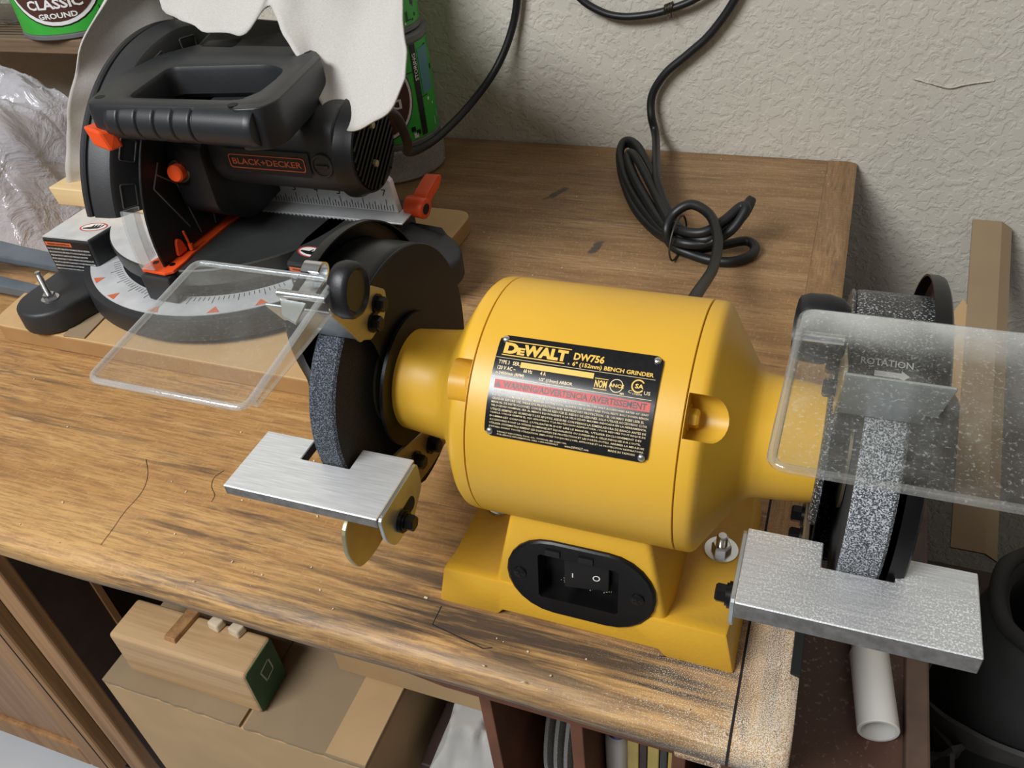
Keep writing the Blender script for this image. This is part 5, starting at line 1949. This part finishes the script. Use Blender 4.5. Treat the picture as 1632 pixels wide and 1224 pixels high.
# caulking-gun like cast handle beside the saw base
hg = thing('cast_handle', 'blue-grey cast metal bar with a hole beside the left saw wing', 'handle', (-0.800, 0.530, 0))
bm = B()
pz_(bm, roundpoly([(-0.905, 0.548), (-0.885, 0.572), (-0.810, 0.562), (-0.745, 0.556), (-0.745, 0.536), (-0.800, 0.538), (-0.850, 0.540), (-0.890, 0.530)], 0.006, 4), 0.030, 0.040)
obj('bar', bm, 'grey_blue', hg, bevel=0.0025, seg=2)
bm = B()
pz_(bm, roundpoly([(-0.895, 0.522), (-0.850, 0.530), (-0.748, 0.520), (-0.748, 0.508), (-0.850, 0.512), (-0.895, 0.508)], 0.004, 3), 0.012, 0.022)
obj('lower_bar', bm, 'grey_blue', hg, bevel=0.002, seg=2)
bm = B()
hexa(bm, [(-0.905, 0.505, 0.0005), (-0.880, 0.505, 0.0005), (-0.880, 0.560, 0.0005), (-0.905, 0.560, 0.0005), (-0.905, 0.510, 0.034), (-0.882, 0.510, 0.034), (-0.882, 0.565, 0.034), (-0.905, 0.565, 0.034)])
obj('end_block', bm, 'grey_blue', hg, bevel=0.002)
bm = B()
lathe(bm, (-0.868, 0.554, 0.0402), (0, 0, 1), [(0, 0.0065), (0.0003, 0.0065), (0.0003, 0)], 20)
obj('hole', bm, 'void', hg)

# ------------------------------------------------------------------ beneath the bench
cb = thing('oak_cabinet', 'stained oak cabinet with a framed panel door under the left of the bench', 'cabinet', (-1.20, 0.40, -0.86))
bm = B()
box(bm, -1.66, -0.8560, 0.3770, 0.4480, -0.84, -0.040)
obj('cabinet_body', bm, 'dark_rail', cb, bevel=0.001)
bm = B()
box(bm, -0.8960, -0.8550, 0.3590, 0.3780, -0.86, -0.040)
obj('stile', bm, 'oak', cb, bevel=0.003, seg=2)
bm = B()
box(bm, -0.8600, -0.8520, 0.4430, 0.4520, -0.86, -0.040)
obj('edge_strip', bm, 'oak', cb)
bm = B()
box(bm, -1.62, -0.8970, 0.3790, 0.3850, -0.86, -0.045)
obj('kick_board', bm, 'void', cb)
dr = B()
box(dr, -1.560, -0.985, 0.3600, 0.3680, -0.770, -0.100)
dp = obj('door', dr, 'oak_panel', cb)
for nm, a in (('door_stile', (-0.9850, -0.9290, 0.3520, 0.3760, -0.8260, -0.050)), ('door_stile', (-1.6100, -1.5550, 0.3520, 0.3760, -0.8260, -0.050)),
              ('door_rail', (-1.5550, -0.9850, 0.3520, 0.3760, -0.8260, -0.770)), ('door_rail', (-1.5550, -0.9850, 0.3520, 0.3760, -0.105, -0.050))):
    bm = B()
    box(bm, *a)
    obj(nm, bm, 'oak', dp, bevel=0.004, seg=2)
bm = B()
box(bm, -0.9420, -0.9400, 0.3513, 0.3530, -0.8250, -0.051)
obj('door_groove', bm, 'crack', dp)


def carton(name, label, x0, x1, y0, y1, z0, z1, th=0.005, mat='card'):
    t = thing(name, label, 'box', ((x0 + x1) / 2, (y0 + y1) / 2, z0), None)
    bm = B()
    box(bm, x0, x1, y0, y1, z0, z1 - th)
    obj('carton', bm, mat, t, bevel=0.002)
    return t


c1 = carton('cardboard_box', 'large closed cardboard box with a ragged top edge under the bench', -0.7300, -0.3700, 0.3270, 0.620, -0.86, -0.410)
for nm, (x0, x1, y0, y1), z in (('top_flap', (-0.730, -0.532, 0.3272, 0.620), 0.0), ('top_flap', (-0.526, -0.3705, 0.3272, 0.620), 0.0)):
    bm = B()
    nxx = 24
    top = []
    rows = []
    for i in range(nxx + 1):
        x = x0 + (x1 - x0) * i / nxx
        dy = 0.0022 * nz(x * 70, 1, 2)
        rows.append([bm.verts.new((x, y0 + dy, -0.4152)), bm.verts.new((x, y0 + dy, -0.4102)), bm.verts.new((x, y1, -0.4102)), bm.verts.new((x, y1, -0.4152))])
    for a, b in zip(rows, rows[1:]):
        for q in range(4):
            bm.faces.new((a[q], a[(q + 1) % 4], b[(q + 1) % 4], b[q]))
    bm.faces.new(rows[0])
    bm.faces.new(rows[-1][::-1])
    obj(nm, bm, 'card_dull', c1)
bm = B()
box(bm, -0.420, -0.371, 0.329, 0.615, -0.4101, -0.4094)
obj('tape', bm, 'card', c1)
c2 = carton('cardboard_box', 'plain tan cardboard box standing on the larger box behind the timber block', -0.4550, -0.2300, 0.4230, 0.560, -0.4090, -0.220, 0.0)
bk = thing('timber_block', 'short squared timber block with a dark green painted end on the cardboard box', 'block', (-0.605, 0.373, -0.4095))
bm = B()
box(bm, -0.7000, -0.5120, 0.3470, 0.4000, -0.4090, -0.3330)
obj('block_body', bm, 'block', bk, bevel=0.0045, seg=3)
bm = B()
px_(bm, rrect(0.3485, 0.3985, -0.4070, -0.3350, 0.004), -0.5124, -0.5114)
ge = obj('painted_end', bm, 'green_end', bk)
bm = B()
q = lambda u, v: Vector((-0.5112, u, v))
for p in ([(0.366, -0.356), (0.385, -0.352), (0.385, -0.354), (0.368, -0.358)], [(0.366, -0.356), (0.368, -0.357), (0.372, -0.378), (0.370, -0.378)], [(0.383, -0.353), (0.385, -0.352), (0.386, -0.372), (0.384, -0.373)], [(0.370, -0.376), (0.385, -0.372), (0.385, -0.374), (0.371, -0.378)]):
    patch(bm, p, q)
flatobj('end_marking', bm, 'white_paint', ge)
bm = B()
hexa(bm, [(-0.6290, 0.3600, -0.3326), (-0.6120, 0.3590, -0.3326), (-0.6050, 0.4350, -0.3326), (-0.6230, 0.4360, -0.3326), (-0.6280, 0.3620, -0.3270), (-0.6130, 0.3610, -0.3270), (-0.6060, 0.4350, -0.3270), (-0.6220, 0.4360, -0.3270)])
tag(obj('wood_shim', bm, 'oak', bevel=0.001), 'thin brown wooden shim lying across the timber block', 'shim')
for k, (x, lab) in enumerate(((-0.588, 'small pale foam scrap next to the wooden shim'), (-0.560, 'pale foam scrap on the timber block farther from the shim'))):
    bm = B()
    hexa(bm, [(x, 0.400 - 0.012, -0.3327), (x + 0.016, 0.385, -0.3327), (x + 0.019, 0.399, -0.3327), (x + 0.003, 0.400, -0.3327), (x + 0.001, 0.389, -0.321), (x + 0.015, 0.387, -0.323), (x + 0.018, 0.398, -0.321), (x + 0.003, 0.399, -0.322)])
    tag(obj('foam_scrap', bm, 'crumb', bevel=0.002), lab, 'scrap')
tr = B()
hexa(tr, [(-0.520, 0.4020, -0.3320), (-0.330, 0.4020, -0.3320), (-0.330, 0.4220, -0.3320), (-0.520, 0.4220, -0.3320), (-0.520, 0.4000, -0.300), (-0.330, 0.4000, -0.300), (-0.330, 0.4225, -0.300), (-0.520, 0.4225, -0.300)])
lid = obj('storage_lid', tr, 'navy', bevel=0.003)
tag(lid, 'dark navy plastic lid wedged behind the timber block under the bench', 'lid')
# dark crate and the rag on it
cr = thing('dark_crate', 'dark crate in the knee space beside the large cardboard box', 'crate', (-0.27, 0.45, -0.86))
bm = B()
box(bm, -0.3450, -0.1900, 0.3900, 0.700, -0.86, -0.520)
obj('crate_body', bm, 'dark_rail', cr, bevel=0.003)
bm = B()
box(bm, -0.3500, -0.1850, 0.3850, 0.705, -0.520, -0.500)
obj('crate_lid', bm, 'dark_rail', cr, bevel=0.003)
bm = B()
NX = 44
g = []
for j in range(NX + 1):
    row = []
    for i in range(NX + 1):
        u, v = i / NX, j / NX
        x, y = -0.335 + 0.140 * u, 0.372 + 0.150 * v
        e = min(1, 4 * u, 4 * (1 - u), 4 * (1 - v), 4 * v + 0.2)
        z = -0.4975 + e * (0.060 + 0.050 * v + 0.035 * nz(u * 3.2, v * 2.0, 3.3) + 0.022 * (1 - 2 * abs(nz(u * 5, v * 4, 8.1))) + 0.008 * nz(u * 14, v * 14, 2))
        hol = math.exp(-(((u - 0.70) / 0.16) ** 2 + ((v - 0.45) / 0.20) ** 2))
        z -= 0.060 * hol
        row.append(bm.verts.new((x, y, min(max(z, -0.498), -0.418))))
    g.append(row)
for j in range(NX):
    for i in range(NX):
        bm.faces.new((g[j][i], g[j][i + 1], g[j + 1][i + 1], g[j + 1][i]))
o = obj('old_rag', bm, 'rag', smooth=70)
tag(o, 'crumpled grey-white rag in the dark space right of the boxes', 'rag')
# things in the cubbies
sh_b = B()
box(sh_b, -0.1660, -0.0405, 0.290, 0.930, -0.330, -0.322)
obj('cubby_shelf', sh_b, 'dark_rail', bench)
sp = thing('clear_spool', 'stack of clear grey plastic discs standing in the first cubby', 'spool', (-0.136, 0.40, -0.322))
for k in range(4):
    bm = B()
    lathe(bm, (-0.1500 + 0.0085 * k, 0.395, -0.2310), AX, [(0, 0.050), (0, 0.086), (0.001, 0.0900), (0.0040, 0.0900), (0.005, 0.086), (0.005, 0.050)], 60)
    obj('disc', bm, 'clear_tub', sp, smooth=40)
bm = B()
lathe(bm, (-0.151, 0.395, -0.2310), AX, [(0, 0), (0, 0.051), (0.034, 0.051), (0.034, 0)], 48)
obj('hub', bm, 'black_plastic', sp, smooth=40)
for k, (x0, x1, m, lab) in enumerate(((-0.0775, -0.0690, 'book_yellow', 'yellow carton standing nearest the blue bottle in the second cubby'), (-0.0685, -0.0630, 'dark_rail', 'thin dark folder between the yellow cartons in the second cubby'),
                                      (-0.0625, -0.0540, 'book_yellow', 'middle yellow carton in the second cubby'), (-0.0535, -0.0480, 'charcoal', 'thin charcoal folder in the second cubby'),
                                      (-0.0475, -0.0412, 'book_yellow', 'yellow carton against the right wall of the second cubby'))):
    bm = B()
    box(bm, x0, x1, 0.300, 0.480, -0.3215, -0.128 - 0.004 * (k % 2))
    tag(obj('carton' if m == 'book_yellow' else 'folder', bm, m, bevel=0.0008), lab, 'carton' if m == 'book_yellow' else 'folder', 'cartons and folders in the second cubby')
bt = thing('small_bottle', 'small white bottle with a dark blue cap in the second cubby', 'bottle', (-0.088, 0.312, -0.322))
bm = B()
lathe(bm, (-0.0885, 0.314, -0.3215), (0, 0, 1), [(0, 0), (0, 0.0095), (0.16, 0.0095), (0.168, 0.006), (0.168, 0)], 24)
obj('bottle_body', bm, 'pvc', bt, smooth=40)
bm = B()
lathe(bm, (-0.0885, 0.314, -0.1535), (0, 0, 1), [(0, 0), (0, 0.0080), (0.020, 0.0075), (0.021, 0)], 24)
obj('bottle_cap', bm, 'blue', bt, smooth=40)

# ------------------------------------------------------------------ right of the bench
lc = thing('low_cabinet', 'low brown painted cabinet with a raised side board right of the bench', 'cabinet', (0.073, 0.58, -0.86))
bm = B()
box(bm, 0.0300, 0.1000, 0.200, 0.800, -0.120, -0.1050)
obj('cabinet_top', bm, 'brown_top', lc)
bm = B()
box(bm, 0.0305, 0.0995, 0.205, 0.795, -0.86, -0.120)
obj('cabinet_body', bm, 'rail', lc)
bm = B()
box(bm, 0.1000, 0.1150, 0.200, 0.802, -0.86, -0.0950)
obj('side_board', bm, 'dusty_brown', lc, bevel=0.002)
pv = thing('pvc_pipe', 'white plastic pipe with a wider coupling lying on the brown cabinet', 'pipe', (0.075, 0.35, -0.105))
P0, P1 = Vector((0.0750, 0.3900, -0.0916)), Vector((0.0830, 0.3310, -0.0916))
d = (P1 - P0).normalized()
bm = B()
lathe(bm, P0 - d * 0.120 + Vector((0, 0, -0.0022)), d, [(0, 0.0085), (0, 0.0108), (0.140, 0.0108), (0.140, 0.0085)], 36)
obj('pipe', bm, 'pvc', pv, smooth=40)
bm = B()
lathe(bm, P0, d, [(0, 0.0085), (0, 0.0122), (0.002, 0.0132), (0.0590, 0.0132), (0.0596, 0.0126), (0.0596, 0.0110), (0.030, 0.0106), (0.030, 0.0)], 40)
obj('coupling', bm, 'pvc', pv, smooth=40)
# cardboard corner strip leaning on the wall
A0, A1 = Vector((0.160, 0.9860, -0.0600)), Vector((0.160, 0.6200, -0.2170))
up = Vector((0, -(A1 - A0).z, (A1 - A0).y)).normalized()
if up.z < 0:
    up = -up
cs = thing('cardboard_strip', 'folded cardboard corner strip leaning against the wall right of the bench', 'cardboard', (0.18, 0.72, -0.18))
bm = B()
hexa(bm, [A0, A0 + Vector((0.030, 0, 0)), A1 + Vector((0.030, 0, 0)), A1] + [p + up * 0.003 for p in (A0, A0 + Vector((0.030, 0, 0)), A1 + Vector((0.030, 0, 0)), A1)])
obj('strip_face', bm, 'card_dull', cs)
bm = B()
e = Vector((0.0300, 0, 0))
hexa(bm, [A0 + e, A0 + e + Vector((0.012, 0, -0.008)), A1 + e + Vector((0.012, 0, -0.008)), A1 + e] + [p + up * 0.003 for p in (A0 + e, A0 + e + Vector((0.012, 0, -0.008)), A1 + e + Vector((0.012, 0, -0.008)), A1 + e)])
obj('strip_flange', bm, 'card_dull', cs)
bm = B()


def onstrip(t, x):
    return A0.lerp(A1, t) + Vector((x - 0.160, 0, 0)) + up * 0.0005


prism(bm, [(0.30, 0.161), (0.28, 0.156), (0.33, 0.146), (0.365, 0.138), (0.375, 0.143), (0.365, 0.150), (0.40, 0.152), (0.44, 0.140), (0.48, 0.136), (0.52, 0.146), (0.56, 0.150), (0.61, 0.161)],
      lambda p: onstrip(*p), lambda p: onstrip(*p) + up * 0.0022)
obj('torn_flap', bm, 'card', cs)
# crate and black tool bag
cr2 = thing('wooden_crate', 'dark wooden crate carrying the black tool bag right of the low cabinet', 'crate', (0.30, 0.47, -0.86))
bm = B()
box(bm, 0.125, 0.520, 0.180, 0.760, -0.86, -0.420)
obj('crate_body', bm, 'dark_rail', cr2, bevel=0.003)
bm = B()
box(bm, 0.120, 0.525, 0.175, 0.765, -0.420, -0.400)
obj('crate_top', bm, 'dark_rail', cr2, bevel=0.003)
tb = thing('tool_bag', 'black canvas tool bag with a round open mouth and grey straps', 'bag', (0.235, 0.52, -0.40))
bm = B()
rr = lathe(bm, (0.240, 0.500, -0.3985), (0, 0, 1), [(0, 0), (0, 0.080), (0.01, 0.086), (0.10, 0.086), (0.19, 0.083), (0.245, 0.074), (0.262, 0.070), (0.268, 0.064), (0.262, 0.058), (0.20, 0.070), (0.10, 0.085), (0.02, 0.088), (0.02, 0)], 48)
for v in bm.verts:
    v.co += Vector((nz(v.co.x * 14, v.co.y * 14, v.co.z * 9) * 0.008, nz(v.co.y * 12, v.co.x * 14, v.co.z * 9 + 3) * 0.008, 0))
obj('bag_body', bm, 'bag_black', tb, smooth=60)
bm = B()
tube(bm, smooth_path([(0.240 + 0.067 * math.cos(a * PI / 8), 0.500 + 0.067 * math.sin(a * PI / 8), -0.132 + 0.004 * math.sin(a * 2)) for a in range(16)], 4, True), 0.0065, 10, True)
obj('mouth_rim', bm, 'bag_black', tb, smooth=60)
for pts, w in (([(180, -0.305, 0.094), (195, -0.280, 0.093), (215, -0.250, 0.093), (240, -0.222, 0.093), (270, -0.205, 0.092), (300, -0.200, 0.092)], 0.024),
               ([(176, -0.380, 0.100), (190, -0.360, 0.108), (205, -0.325, 0.108), (217, -0.285, 0.098), (224, -0.250, 0.094)], 0.022),
               ([(214, -0.262, 0.096), (225, -0.300, 0.100), (240, -0.335, 0.104), (262, -0.372, 0.104), (280, -0.384, 0.110)], 0.028)):
    bm = B()
    ribbon(bm, smooth_path([(0.240 + r * math.cos(R_(a)), 0.500 + r * math.sin(R_(a)), z) for a, z, r in pts], 6), (0.1, -0.25, 0.9), w, 0.004)
    obj('strap', bm, 'strap', tb, smooth=40)

bpy.data.objects.remove(_to)
